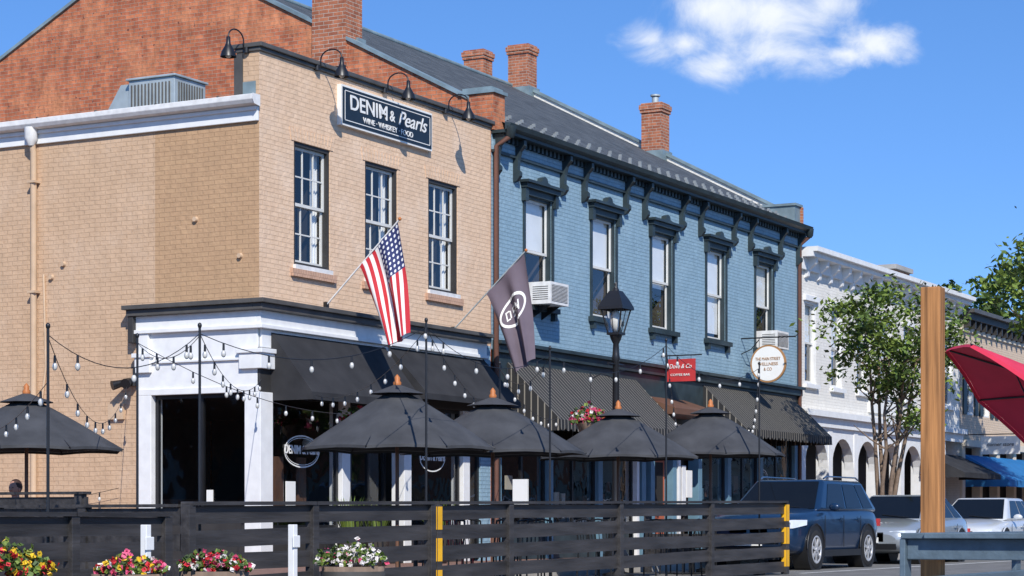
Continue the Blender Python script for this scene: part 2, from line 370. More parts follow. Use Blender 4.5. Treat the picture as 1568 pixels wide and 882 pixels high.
mb.box(-.12,.3,-.12,.3,3.22,3.5,WHITE);mb.box(-.15,.33,-.15,.34,3.46,3.53,WHITE)
mb.box(-.12,-.05,2.02,2.32,3.22,3.5,WHITE);mb.box(-.15,-.05,1.98,2.36,3.46,3.53,WHITE)
mb.box(-.1,-.05,2.06,2.26,3.53,3.84,WHITE)
for x in (2.3,4.25,6.3): mb.box(x,x+.24,-.04,.22,.15,2.86,WHITE)
for x in (0.4,2.6,4.55): mb.box(x-.1,x+1.72,-.02,.1,.15,.75,DARKTRIM)
mb.box(.0,.1,.22,2.02,.15,.85,DARKTRIM)
mb.box(-.16,-.0,2.32,2.42,3.7,4.12,DARKTRIM)
mb.done('storefront_trim',g,bevel=.008)
fr=MB();gl=MB()
def shopwin(P,a0,a1,z0,z1,d,mull,fm=BLK):
    pbox(fr,P,a0,a1,z1-.06,z1,d-.03,d+.04,fm);pbox(fr,P,a0,a1,z0,z0+.06,d-.03,d+.04,fm)
    for k in range(mull+1):
        x=a0+(a1-a0)*k/mull; x=min(max(x,a0+.03),a1-.03); pbox(fr,P,x-.03,x+.03,z0+.06,z1-.06,d-.028,d+.038,fm)
    gl.face([P(a0,z0,d),P(a1,z0,d),P(a1,z1,d),P(a0,z1,d)],SGLASS)
shopwin(PS,.22,2.02,.85,2.86,.06,2)
shopwin(PF,.3,2.28,.75,2.86,.06,1); shopwin(PF,2.56,4.23,.2,2.86,.35,3); shopwin(PF,4.51,6.28,.75,2.86,.06,1)
shopwin(PF,6.56,7.0,.2,2.86,.06,1)
fr.done('shop_window_frames',g);gl.done('shop_glass',g)
mb=MB()
X1,Y1=6.9,6
mb.face([(.1,Y1,.16),(X1,Y1,.16),(X1,Y1,2.84),(.1,Y1,2.84)],ROOM2)
mb.face([(.1,.1,.16),(X1,.1,.16),(X1,Y1,.16),(.1,Y1,.16)],ROOM2)
mb.face([(.1,.1,2.84),(X1,.1,2.84),(X1,Y1,2.84),(.1,Y1,2.84)],ROOM)
mb.face([(6.95,.1,.16),(6.95,Y1,.16),(6.95,Y1,2.84),(6.95,.1,2.84)],ROOM2)
mb.face([(.1,2.4,.16),(.1,Y1,.16),(.1,Y1,2.84),(.1,2.4,2.84)],ROOM2)
mb.box(1.2,5.5,3.5,4.0,.16,1.25,WOODT)
for x in (1.4,3.0,5.1): mb.box(x,x+.5,1.0,1.5,.85,.9,WOODT); mb.ball((x+.25,1.25,2.2),.12,.12,.1,BRASS)
for x in (.5,.95,1.6): mb.box(x,x+.22,.35,.4,1.0,1.9,WOODT)
mb.box(1.3,2.1,5.9,5.95,1.4,2.1,SIGNW); mb.box(3.5,4.4,5.9,5.95,1.4,2.2,WOODT)
mb.done('shop_interior',g)
mb=MB()
def oval(c,rx,rz,w,m,n=36):
    for k in range(n):
        a=2*math.pi*k/n;b=2*math.pi*(k+1)/n
        f=lambda t,s:(c[0]+(rx-s)*math.cos(t),c[1],c[2]+(rz-s)*math.sin(t))
        mb.face([f(a,0),f(b,0),f(b,w),f(a,w)],m)
oval((1.25,.05,1.98),.50,.26,.022,SIGNW); oval((1.25,.05,1.98),.46,.22,.010,SIGNW)
oval((5.35,.05,1.98),.44,.24,.022,SIGNW)
mb.box(.78,1.04,.03,.045,1.1,1.5,SIGNW); mb.box(.03,.045,.9,1.02,1.12,1.36,SIGNW)
mb.done('window_decals',g)
text('DENIM & Pearls',(1.25,.045,2.0),.19,SIGNW,'decal_text',g,w=.98,bold=.004)
text('DENIM & Pearls',(5.35,.045,2.0),.19,SIGNW,'decal_text',g,w=.86,bold=.004)
def awning(mb,x0,x1,zt,zb,v,m,val=.16,scal=False,closed=True):
    rows=[]
    n=max(2,int((x1-x0)/.5))
    for t in (0,.33,.66,1):
        rows.append([(x0+(x1-x0)*k/n,-.03-v*t,zt+(zb-zt)*t-.025*math.sin(math.pi*t)*(1 if k%2 else .3)) for k in range(n+1)])
    mb.grid(rows,m,False,uvf=lambda a,b:(x0+(x1-x0)*b/n,a*.4))
    if scal:
        w=.22;k=x0
        while k<x1-.02:
            e=min(k+w,x1); c=(k+e)/2
            mb.face([(k,-.03-v,zb),(e,-.03-v,zb),(e,-.035-v,zb-val*.7),(c+.05,-.035-v,zb-val),(c-.05,-.035-v,zb-val),(k,-.035-v,zb-val*.7)],m); k+=w
    else:
        mb.face([(x0,-.03-v,zb),(x1,-.03-v,zb),(x1,-.035-v,zb-val),(x0,-.035-v,zb-val)],m)
    if closed:
        for x in (x0,x1): mb.face([(x,-.03,zt),(x,-.03-v,zb),(x,-.035-v,zb-val),(x,-.03,zb-val)],m)
    for x in (x0+.02,x1-.02): mb.cyl((x,-.0,zb-.05),(x,-v,zb-.05),.012,.012,BLK,6)
mb=MB(); awning(mb,.25,3.62,3.82,2.86,.78,CANV,.12); mb.done('awning_left',g)
mb=MB(); awning(mb,3.72,7.05,3.84,3.02,.78,CANV,.1); mb.done('awning_right',g)
mb=MB()
mb.box(-.14,-.05,2.33,2.5,3.02,3.14,BLK); mb.cyl((-.14,2.4,3.1),(-.32,2.34,3.04),.05,.085,BLK,10); mb.cyl((-.12,2.5,3.08),(-.3,2.62,3.02),.05,.08,BLK,10)
mb.done('floodlight',g)
mb=MB()
for (w,z) in ((4.1,4.85),(3.85,5.05),(.35,4.98),(1.2,5.6)):
    mb.cyl((-.05,w,z),(0,w,z),.04,.05,TANM,6)
mb.tube([(-.03,4.25,4.9),(-.03,4.2,3.4),(-.03,4.5,1.5)],.02,TANM,6)
mb.box(-.06,0,2.6,2.9,2.5,2.75,TANM)
mb.done('wall_fixtures',g)

# ------------------------------------------------------------ sign on facade
sg=group('shop_fascia_sign',(3.65,-.1,7.3))
mb=MB(); mb.box(2.2,5.12,-.08,0,7.34,8.0,SIGNW); mb.box(2.235,5.085,-.09,-.078,7.375,7.965,NAVY)
for (a,b,c,d) in ((2.3,5.02,7.905,7.918),(2.3,5.02,7.422,7.435),(2.29,2.303,7.435,7.905),(5.017,5.03,7.435,7.905)):
    mb.box(a,b,-.095,-.088,c,d,SIGNW)
mb.done('sign_board',sg)
text('DENIM',(3.03,-.094,7.73),.34,SIGNW,'text_1',sg,w=1.15,bold=.004)
text('&',(3.77,-.094,7.72),.26,SIGNW,'text_2',sg,bold=.002)
text('Pearls',(4.42,-.094,7.73),.34,SIGNW,'text_3',sg,w=.95,bold=.002,shear=.35)
text('WINE · WHISKEY · FOOD',(3.65,-.094,7.51),.13,SIGNW,'text_4',sg,w=1.6,bold=.001)
def goose(x,y,dx,dy,z):
    g=group('gooseneck_wall_lamp',(x,y,z)); mb=MB()
    pts=[]
    for k in range(11):
        a=math.pi*k/10
        r=.20; s=.05+r*(1-math.cos(a)); pts.append((x+dx*s,y+dy*s,z+.12+math.sin(a)*.15))
    pts=[(x-dx*.0,y-dy*.0,z),(x+dx*.05,y+dy*.05,z)]+pts
    mb.tube(pts,.012,BLK,6)
    c=(x+dx*.45,y+dy*.45,z-.13)
    mb.lathe(c,[(.125,-.06),(.12,-.04),(.105,.02),(.06,.10),(.035,.15),(.03,.25),(.0,.26)],BLK,14)
    mb.cyl((x-dx*.02,y-dy*.02,z-.04),(x-dx*.02,y-dy*.02,z+.04),.05,.05,BLK,8)
    mb.ball((c[0],c[1],c[2]-.02),.05,.05,.06,BULB)
    mb.done('lamp',g)
for x in (1.55,3.6,5.65): goose(x,-.06,0,-1,8.14)
goose(-.05,.22,-1,0,8.14)

# ------------------------------------------------------------ blue building
g=group('blue_brick_row_building',(15.4,7.8,0))
BX0,BX1=7.4,23.3
wc=[9.27,12.15,15.03,18.02,20.98]
mb=MB()
wall(mb,PF,BX0,BX1,4.05,8.15,[(c-.55,c+.55,5.0,7.08) for c in wc],BLUE,.14)
mb.box(BX0,BX1,-.05,0,7.74,7.92,BLUE)
mb.done('front_wall',g)
rz=lambda y:8.33+.52*y if y<=7.86 else 8.33+.52*7.86-.5*(y-7.86)
def gable(x,m,name):
    mb=MB()
    for xx in (x,x+.32):
        mb.face([(xx,0,0),(xx,15.7,0),(xx,15.7,rz(15.7)+.12),(xx,7.86,rz(7.86)+.12),(xx,0,rz(0)+.12)],m)
    mb.done(name,g)
    mb=MB()
    for (ya,yb) in ((.45,7.86),(7.86,15.7)):
        za,zb=rz(ya)+.12,rz(yb)+.12
        mb.prism([(x-.05,ya,za),(x-.05,yb,zb),(x-.05,yb,zb+.07),(x-.05,ya,za+.07)],(.42,0,0),FLASH)
    mb.done(name+'_coping',g)
gable(BX0,RED,'left_gable'); gable(BX1-.32,WHITEB,'right_gable')
mb=MB()
mb.face([(BX0+.3,-.3,8.17),(BX1-.3,-.3,8.17),(BX1-.3,7.86,rz(7.86)),(BX0+.3,7.86,rz(7.86))],SLATE)
mb.face([(BX0+.3,15.9,rz(15.9)),(BX1-.3,15.9,rz(15.9)),(BX1-.3,7.86,rz(7.86)),(BX0+.3,7.86,rz(7.86))],SLATE)
mb.tube([(BX0+.3,7.86,rz(7.86)+.02),(BX1-.3,7.86,rz(7.86)+.02)],.06,FLASH,8)
mb.done('slate_roof',g)
mb=MB()
for r,(yy) in enumerate((.0,.35,.7)):
    x=BX0+.5+.25*(r%2)
    while x<BX1-.5:
        z=8.17+(yy+.3)*.515+.01; mb.box(x,x+.04,yy-.03,yy+.03,z,z+.065,SNOWG); x+=.5
mb.done('snow_guards',g)
mb=MB()
mb.box(BX0-.02,BX0+.42,-.06,.62,8.1,8.78,RED); mb.box(BX0-.06,BX0+.46,-.1,.66,8.78,8.84,FLASH);mb.box(BX0-.02,BX0+.42,-.02,.6,8.84,8.9,FLASH)
mb.box(BX1-.4,BX1+.03,-.06,.9,8.1,8.72,FLASH);mb.box(BX1-.44,BX1+.06,-.1,.95,8.72,8.78,FLASH); mb.box(BX1-.02,BX1+.05,-.12,-.05,8.1,8.72,REDC)
mb.done('roof_end_piers',g)
def chimney(x,w,a,b,z0,z1,pot=False,fl=True):
    mb=MB(); mb.box(x,x+b,w,w+a,z0,z1-.25,REDC); mb.box(x-.03,x+b+.03,w-.03,w+a+.03,z1-.25,z1-.17,REDC)
    mb.box(x-.05,x+b+.05,w-.05,w+a+.05,z1-.17,z1-.05,REDC); mb.box(x-.01,x+b+.01,w-.01,w+a+.01,z1-.05,z1,REDC)
    if fl: mb.box(x-.05,x+b+.05,w-.06,w+a+.05,z0,max(z0+.1,rz(w)+.22),FLASH)
    if pot: mb.cyl((x+b/2,w+a/2,z1),(x+b/2,w+a/2,z1+.18),.09,.09,ZINC,10); mb.cyl((x+b/2,w+a/2,z1+.2),(x+b/2,w+a/2,z1+.24),.13,.13,ZINC,10)
    mb.done('chimney',g)
chimney(BX0-.06,3.15,.76,.6,9.6,11.75,fl=False)
chimney(22.75,3.5,.56,.5,9.8,11.6,True); chimney(22.75,7.35,.6,.5,11.9,13.5); chimney(22.75,8.7,.6,.5,11.5,13.5)
mb=MB(); mb.box(BX0+.32,BX0+.6,3.1,3.96,9.7,10.2,FLASH); mb.done('chimney_flashing',g)
mb=MB()
gp=[(-.28,8.08),(-.38,8.12),(-.41,8.2),(-.28,8.22)]
mb.prism([(BX0+.02,y,z) for y,z in gp],(BX1-BX0-.04,0,0),DGREEN)
mb.box(BX0,BX1,-.28,0,8.03,8.09,DGREEN)
x=BX0+.1
while x<BX1-.1:
    mb.box(x,x+.08,-.12,0.0,7.92,8.03,DGREEN); x+=.17
mb.box(BX0,BX1,-.07,0,7.69,7.74,DGREEN)
def drop(x):
    pr=[(0,8.02),(-.24,8.02),(-.24,7.92),(-.15,7.82),(-.11,7.66),(-.10,7.48),(-.15,7.43),(-.15,7.36),(-.08,7.27),(0,7.25)]
    mb.prism([(x-.05,y,z) for y,z in pr],(.10,0,0),DGREEN)
for c in wc:
    drop(c-.97); drop(c+.97)
drop(BX0+.12); drop(BX1-.12)
for c in wc:
    mb.box(c-.76,c+.76,-.20,0,7.29,7.34,DGREEN); mb.box(c-.70,c+.70,-.14,0,7.20,7.29,DGREEN); mb.box(c-.64,c+.64,-.06,0,7.08,7.20,DGREEN)
    mb.prism([(c-.3,-.16,7.34),(c+.3,-.16,7.34),(c+.12,-.16,7.38),(c+.09,-.16,7.45),(c,-.16,7.48),(c-.09,-.16,7.45),(c-.12,-.16,7.38)],(0,.12,0),DGREEN)
    for s in (-1,1):
        mb.box(c+s*.62-.06,c+s*.62+.06,-.1,0,6.95,7.20,DGREEN)
        mb.box(c+s*.59-.04,c+s*.59+.04,-.03,0.0,5.0,6.95,DGREEN)
        mb.box(c+s*.58-.05,c+s*.58+.05,-.1,0,4.76,4.9,DGREEN)
    mb.box(c-.70,c+.70,-.13,.12,4.9,5.0,DGREEN)
mb.done('cornice_and_hoods',g)
fr=MB();gl=MB()
for c,b in zip(wc,(.47,.50,.56,.93,.5)): window(fr,gl,PF,c-.55,c+.55,5.0,7.08,.07,1,1,outer=DGREEN,sash=SASH,blind=b,room=ROOM2,fw=.05)
for c in wc[1:3]:
    rows=[[(c-.45+.3*k/8,.2+.02*math.sin(k*2),z) for k in range(9)] for z in (5.1,6.1)]; fr.grid(rows,BLIND)
fr.done('upper_window_frames',g);gl.done('upper_window_glass',g)
mb=MB()
mb.tube([(7.55,-.35,8.1),(7.5,-.32,7.95),(7.46,-.08,7.8),(7.46,-.08,.3)],.05,COPPER,8)
mb.tube([(23.2,-.35,8.1),(23.2,-.32,7.95),(23.2,-.08,7.75),(23.2,-.08,.3)],.05,COPPER,8)
mb.lathe((7.52,-.34,7.93),[(.05,0),(.09,.05),(.11,.22)],DGREEN,8);mb.lathe((23.2,-.34,7.93),[(.05,0),(.09,.05),(.11,.22)],DGREEN,8)
mb.done('downspouts',g)
mb=MB()
mb.box(7.45,BX1,-.2,0,4.15,4.22,DGREEN);mb.box(7.45,BX1,-.12,0,4.0,4.15,DGREEN);mb.box(7.45,BX1,-.04,0,3.0,4.0,DGREEN)
piers=[7.5,9.6,11.8,13.9,14.35,15.5,16.9,18.6,20.6,22.9]
for x in piers: mb.box(x,x+.2,-.06,.2,.15,3.0,BLUEP)
for x in (13.6,15.75): mb.box(x,x+.12,-.08,.2,.15,3.0,WHITE)
mb.box(14.6,15.4,.1,.16,.15,2.3,DOORR);mb.box(14.7,15.3,.09,.1,1.1,2.15,ROOM);mb.box(14.6,15.4,.08,.14,2.35,2.95,ROOM)
for a,b in ((7.7,9.6),(9.8,11.8),(12.0,13.6),(17.1,18.6),(18.8,20.6),(20.8,22.9)): mb.box(a,b,.0,.12,.15,.8,DGREEN)
mb.prism([(13.7,0,3.55),(13.7,-.9,3.25),(13.7,-.9,3.12),(13.7,0,3.12)],(2.4,0,0),WOODT)
mb.box(13.8,13.9,-.8,-.7,2.7,3.12,WOODT);mb.box(15.9,16.0,-.8,-.7,2.7,3.12,WOODT)
mb.box(16.2,16.5,-.08,-.05,1.4,2.0,SIGNW);mb.box(15.95,16.15,-.08,-.05,1.0,2.1,WHITE)
mb.done('storefront_trim',g,bevel=.006)
fr=MB();gl=MB()
for a,b in ((7.7,9.6),(9.8,11.8),(12.0,13.6),(17.1,18.6),(18.8,20.6),(20.8,22.9)): shopwin(PF,a,b,.8,3.0,.05,2)
fr.done('shop_window_frames',g);gl.done('shop_glass',g)
mb=MB()
mb.face([(7.5,4,.16),(23.2,4,.16),(23.2,4,3),(7.5,4,3)],ROOM2);mb.face([(7.5,.1,.16),(23.2,.1,.16),(23.2,4,.16),(7.5,4,.16)],ROOM2)
mb.face([(7.5,.1,3),(23.2,.1,3),(23.2,4,3),(7.5,4,3)],ROOM)
for x in (7.9,13.6,16.8,22.9): mb.face([(x,.25,.16),(x,4,.16),(x,4,3),(x,.25,3)],ROOM2)
rr_=random.Random(4)
for x in (8.3,10.3,12.4,17.6,19.3,21.3):
    mb.box(x,x+.7,.6,1.1,.8,1.4,WOODT)
    for k in range(4):
        xx=x-.4+k*.38; z=rr_.uniform(1.0,1.6); mb.box(xx,xx+rr_.uniform(.12,.28),.3+k*.03,.34+k*.03,z,z+rr_.uniform(.2,.5),rr_.choice([SIGNW,SIGNR,WOODT,BLUEP,CREAM]))
for x in (8.6,11,18,21.5): mb.ball((x,1.2,2.4),.15,.15,.1,BRASS)
mb.done('shop_interior',g)
mb=MB(); awning(mb,7.95,13.6,3.85,2.75,1.12,STRIPE,.2,scal=True,closed=True); mb.done('striped_awning_left',g)
mb=MB(); awning(mb,17.2,22.75,3.95,2.95,1.05,STRIPE,.2,scal=True,closed=True); mb.done('striped_awning_right',g)
mb=MB()
oval((21.0,.03,1.75),.38,.38,.02,SIGNW); oval((21.0,.03,1.75),.32,.32,.01,SIGNW); mb.done('window_decals',g)
text('M·S',(21.0,.03,1.75),.25,SIGNW,'decal_text',g)
mb=MB(); mb.face([(BX0,15.7,0),(BX1,15.7,0),(BX1,15.7,rz(15.7)),(BX0,15.7,rz(15.7))],RED); mb.done('back_wall',g)
def ac(x,z):
    g2=group('window_air_conditioner',(x,-.2,z)); mb=MB()
    mb.box(x-.38,x+.38,-.5,.06,z,z+.42,WHITEW); mb.box(x-.33,x+.33,-.504,-.5,z+.05,z+.37,CAPM)
    for k in range(12): mb.box(x-.33,x+.33,-.512,-.504,z+.06+k*.026,z+.07+k*.026,WHITEW)
    for k in range(7): mb.box(x-.384,x-.38,-.45,-.12,z+.08+k*.04,z+.095+k*.04,CAPM)
    mb.prism([(x-.2,0,z-.25),(x-.2,-.4,z-.01),(x-.2,0,z-.01)],(.02,0,0),BLK); mb.prism([(x+.2,0,z-.25),(x+.2,-.4,z-.01),(x+.2,0,z-.01)],(.02,0,0),BLK)
    mb.done('case',g2,bevel=.01)
ac(9.2,5.0); ac(20.95,5.0)

g=group('rooftop_air_handler',(3.2,4.2,7.7)); mb=MB()
mb.box(2.8,3.7,3.75,4.75,7.6,8.62,ZINC)
for k in range(12): mb.box(2.78,2.8,3.84+k*.075,3.87+k*.075,7.75,8.54,CAPM)
for k in range(10): mb.box(2.9+k*.075,2.93+k*.075,3.73,3.75,7.75,8.54,CAPM)
mb.prism([(2.9,4.75,7.7),(2.9,5.55,7.7),(2.9,5.3,8.15),(2.9,5.0,8.58),(2.9,4.75,8.58)],(.7,0,0),ZINC)
mb.box(2.76,3.74,3.71,4.79,8.62,8.66,ZINC)
mb.done('casing',g,bevel=.01)

# ------------------------------------------------------------ white building
g=group('white_brick_building',(30.3,7,0)); mb=MB()
ww=[24.15,26.1,28.1,30.1,32.1,34.1,36.0]
wall(mb,PF,23.34,37.2,3.6,7.5,[(c-.42,c+.42,4.35,6.45) for c in ww],WHITEB,.15)
mb.face([(23.34,0,3.6),(23.34,14,3.6),(23.34,14,7.5),(23.34,0,7.5)],WHITEB);mb.face([(37.2,0,0),(37.2,14,0),(37.2,14,7.5),(37.2,0,7.5)],WHITEB)
mb.face([(23.34,0,7.5),(37.2,0,7.5),(37.2,14,7.5),(23.34,14,7.5)],CAPM)
mb.done('walls',g)
mb=MB()
mb.box(23.34,37.25,-.5,0,7.62,7.74,WHITE); mb.box(23.34,37.2,-.38,0,7.5,7.62,WHITE);mb.box(23.34,37.2,-.1,0,7.2,7.5,WHITE)
x=23.7
while x<37:
    mb.prism([(x,0,7.5),(x,-.34,7.5),(x,-.3,7.35),(x,-.12,7.2),(x,-.1,7.05),(x,0,7.0)],(.14,0,0),WHITE); x+=.85
mb.box(23.34,37.2,-.25,0,3.55,3.7,WHITE);mb.box(23.34,37.2,-.12,0,3.3,3.55,WHITE)
for c in ww: mb.box(c-.5,c+.5,-.1,0,4.25,4.35,WHITE);mb.box(c-.5,c+.5,-.08,0,6.45,6.58,WHITE)
x=23.4
while x<37:
    mb.box(x,x+.3,-.05,.3,.15,3.3,WHITE)
    if x+2.1<37.3:
        a,b=x+.3,x+1.98; r=(b-a)/2; cx=(a+b)/2; zc=2.25
        poly=[(a,-.03,3.3),(a,-.03,zc)]+[(cx-r*math.cos(t*math.pi/12),-.03,zc+r*.95*math.sin(t*math.pi/12)) for t in range(1,12)]+[(b,-.03,zc),(b,-.03,3.3)]
        mb.prism(poly,(0,.25,0),WHITE)
        mb.box(a,b,.24,.3,.15,.8,WOODT)
    x+=1.98
mb.box(23.4,37.1,.9,.92,.15,3.3,ROOM)
mb.done('cornice_and_arcade',g)
fr=MB();gl=MB()
for i,c in enumerate(ww): window(fr,gl,PF,c-.42,c+.42,4.35,6.45,.07,1,1,outer=WHITE,sash=SASH,blind=[.5,.6,.3,.5,.4,.6,.5][i],room=ROOM2)
fr.done('window_frames',g);gl.done('window_glass',g)
mb=MB(); awning(mb,33.2,37.0,2.9,2.3,1.3,CANV,.15); mb.done('awning',g)
mb=MB(); mb.box(28.6,31.2,-.06,0,3.85,4.3,SIGNW); mb.done('sign_panel',g)
g=group('cream_shop_building',(43,7,0)); mb=MB()
pw=[38.3,40.1,41.9,43.7,45.5,47.3]
wall(mb,PF,37.24,49,3.4,7.3,[(c-.4,c+.4,4.2,6.1) for c in pw],PEACH,.15)
mb.face([(49,0,0),(49,14,0),(49,14,7.3),(49,0,7.3)],PEACH);mb.face([(37.24,0,6.5),(37.24,14,6.5),(37.24,14,7.3),(37.24,0,7.3)],PEACH)
mb.done('walls',g); mb=MB()
mb.box(37.26,49.1,-.45,0,7.3,7.42,CAPM);mb.box(37.26,49,-.3,0,7.1,7.3,DARKTRIM);mb.box(37.26,49,-.06,0,6.75,7.1,CREAM)
x=37.4
while x<48.8: mb.box(x,x+.12,-.26,0,6.85,7.1,DARKTRIM); x+=.6
mb.face([(37.26,-.3,7.42),(49,-.3,7.42),(49,4,8.9),(37.26,4,8.9)],FLASH)
mb.box(37.3,49,-.2,0,3.2,3.4,CREAM)
mb.box(37.3,49,.3,.32,.15,3.2,ROOM)
for x in (37.3,39.2,41.2,43.2,45.2,47.2): mb.box(x,x+.3,-.06,.2,.15,3.2,CREAM)
for c in pw:
    for s in (-1,1): mb.box(c+s*.62-.18,c+s*.62+.18,-.05,0.0,4.2,6.1,DGREEN)
mb.done('trim',g)
fr=MB();gl=MB()
for c in pw: window(fr,gl,PF,c-.4,c+.4,4.2,6.1,.07,2,2,outer=WHITE,blind=.3,room=ROOM2)
fr.done('window_frames',g);gl.done('window_glass',g)
mb=MB(); awning(mb,37.6,45.5,2.95,2.15,1.4,BLUEAW,.2); mb.done('blue_awning',g)
mb=MB(); mb.box(40.0,41.6,3,4.5,7.4,9.1,REDC); mb.box(39.9,41.7,2.9,4.6,9.1,9.25,CONC); mb.done('brick_stack',g)
g=group('hanging_shop_sign',(37.8,-1,3.3)); mb=MB()
mb.box(37.8,37.84,-1.7,-.5,2.95,3.5,SIGNW); mb.box(37.8,37.83,-1.8,0,3.55,3.58,BLK); mb.done('panel',g)
text('corner store',(37.79,-1.1,3.25),.16,DARKTRIM,'text',g,facing='x',shear=.2)

# ------------------------------------------------------------ buildings across the streets (seen in the glass)
g=group('brick_building_across_street',(40,-30,0)); mb=MB()
mb.box(30,62,-36,-26,0,7.5,RED); mb.box(62.1,130,-38,-27,0,8.5,CREAM); mb.box(5,22,-38,-30,0,6,CREAM)
for k in range(40):
    mb.box(31+k*2.4,32.1+k*2.4,-27.0,-25.97,4.2,6.2,BLIND if k%2 else CGL); mb.box(31+k*2.4,32.6+k*2.4,-27.0,-25.97,.6,2.8,CGL)
mb.done('walls',g)
g=group('brick_building_side_street',(-35,30,0)); mb=MB()
mb.box(-45,-30,12,60,0,9,RED)
for k in range(12):
    for z in (1,5): mb.box(-30,-29.95,14+k*3.6,15.4+k*3.6,z,z+2.2,BLIND if (k+z)%3 else CGL)
mb.done('walls',g)

# ------------------------------------------------------------ trees
def tree(name,x,y,z0,zc,rx,rz_,stems,nclump,nleaf,ls,spread,tr=.06,seed=1,off=(0,0)):
    rnd=random.Random(seed); g=group(name,(x,y,z0)); mb=MB()
    tips=[]
    for s in range(stems):
        a=2*math.pi*s/stems+rnd.uniform(-.3,.3); R=rx*spread*rnd.uniform(.6,1.0); zt=zc+rz_*rnd.uniform(-.1,.5)
        pts=[(x+.08*math.cos(a),y+.08*math.sin(a),z0)]
        for k in range(1,7):
            t=k/6; pts.append((x+off[0]*t+math.cos(a)*(.08+R*t**1.25)+rnd.uniform(-.05,.05),y+off[1]*t+math.sin(a)*(.08+R*t**1.25)+rnd.uniform(-.05,.05),z0+(zt-z0)*t))
        mb.tube(pts,[tr*(1-.75*k/6) for k in range(7)],BARK,7)
        for k in (3,4,5):
            for j in range(2):
                b=rnd.uniform(0,6.28); L=rx*.5
                p=Vector(pts[k]); q=p+Vector((math.cos(b)*L*.8,math.sin(b)*L*.8,L*.6)); mb.tube([p,(p+q)/2+Vector((0,0,-.04)),q],[tr*.35,tr*.25,tr*.1],BARK,5); tips.append(q)
        tips.append(Vector(pts[-1]))
    mb.done('trunk',g)
    mb=MB()
    x+=off[0];y+=off[1]
    for c in range(nclump):
        while True:
            u=Vector((rnd.uniform(-1,1),rnd.uniform(-1,1),rnd.uniform(-1,1)))
            if .25<u.length<1: break
        if c<len(tips) and c%2: C=tips[c]
        else: C=Vector((x+u.x*rx,y+u.y*rx,zc+u.z*rz_))
        r=rnd.uniform(.14,.32)*rx*.75
        mm=rnd.choice([LEAF,LEAF,LEAF2,LEAF3]) 
        for l in range(nleaf):
            d=Vector((rnd.gauss(0,1),rnd.gauss(0,1),rnd.gauss(0,.7)))*r*.6
            p=C+d; s=ls*rnd.uniform(.6,1.3)
            e=Euler((rnd.uniform(-1,1),rnd.uniform(-1,1),rnd.uniform(0,6.28))).to_matrix()
            a=e@Vector((s,0,0)); b=e@Vector((0,s*.55,0))
            mb.face([p-a,p-b*.9,p+a,p+b*.9],mm if rnd.random()<.7 else LEAF2)
    mb.done('foliage',g); return g
tree('street_tree',20.6,-3.1,.15,5.0,1.9,1.35,6,115,62,.075,.42,.07,3,off=(.1,-.25))
tree('street_tree',33.5,-3.9,.15,7.9,1.9,2.1,4,70,65,.12,.5,.12,5)
tree('background_tree',62,6.5,0,9.0,3.0,2.6,4,60,70,.2,.5,.2,8)
for i,(x,y) in enumerate(((24,-24),(38,-22),(14,-27))): tree('opposite_street_tree',x,y,0,5,3,2.6,3,60,50,.2,.5,.15,20+i)

# ------------------------------------------------------------ street lamp
g=group('street_lamp',(5.83,-3.3,.15)); mb=MB(); L=(5.83,-3.3,0)
mb.lathe(L,[(.0,.15),(.22,.15),(.22,.3),(.16,.4),(.12,.75),(.13,.8),(.09,.88),(.07,1.4),(.055,3.6),(.075,3.65),(.06,3.72),(.05,3.9),(.09,3.98),(.11,4.05)],BLK,12)
mb.tube([(5.83-.3,-3.3,3.55),(5.83+.3,-3.3,3.55)],.018,BLK,6)
z0,z1=4.08,4.50; r0,r1=.10,.19
cn=[(1,1),(-1,1),(-1,-1),(1,-1)]
for k in range(4):
    a=cn[k];b=cn[(k+1)%4]
    q=[(L[0]+a[0]*r0*.9,L[1]+a[1]*r0*.9,z0),(L[0]+b[0]*r0*.9,L[1]+b[1]*r0*.9,z0),(L[0]+b[0]*r1*.93,L[1]+b[1]*r1*.93,z1),(L[0]+a[0]*r1*.93,L[1]+a[1]*r1*.93,z1)]
    mb.face(q,GLASS)
    mb.cyl((L[0]+a[0]*r0,L[1]+a[1]*r0,z0),(L[0]+a[0]*r1,L[1]+a[1]*r1,z1),.015,.015,BLK,6)
    mb.cyl((L[0]+(a[0]+b[0])/2*r0,L[1]+(a[1]+b[1])/2*r0,z0),(L[0]+(a[0]+b[0])/2*r1,L[1]+(a[1]+b[1])/2*r1,z1),.007,.007,BLK,5)
mb.box(L[0]-.12,L[0]+.12,L[1]-.12,L[1]+.12,4.05,4.09,BLK)
mb.ball((L[0],L[1],4.29),.105,.105,.19,BRASS)
rr=[(.235,4.48),(.23,4.53),(.17,4.66),(.11,4.76),(.09,4.8)]
mb.grid([[(L[0]+a[0]*r,L[1]+a[1]*r,z) for a in cn] for r,z in rr],BLK,False,True)
mb.lathe(L,[(.08,4.78),(.05,4.84),(.02,4.88),(.03,4.92),(0,4.97)],BLK,8)
mb.done('post_and_lantern',g)

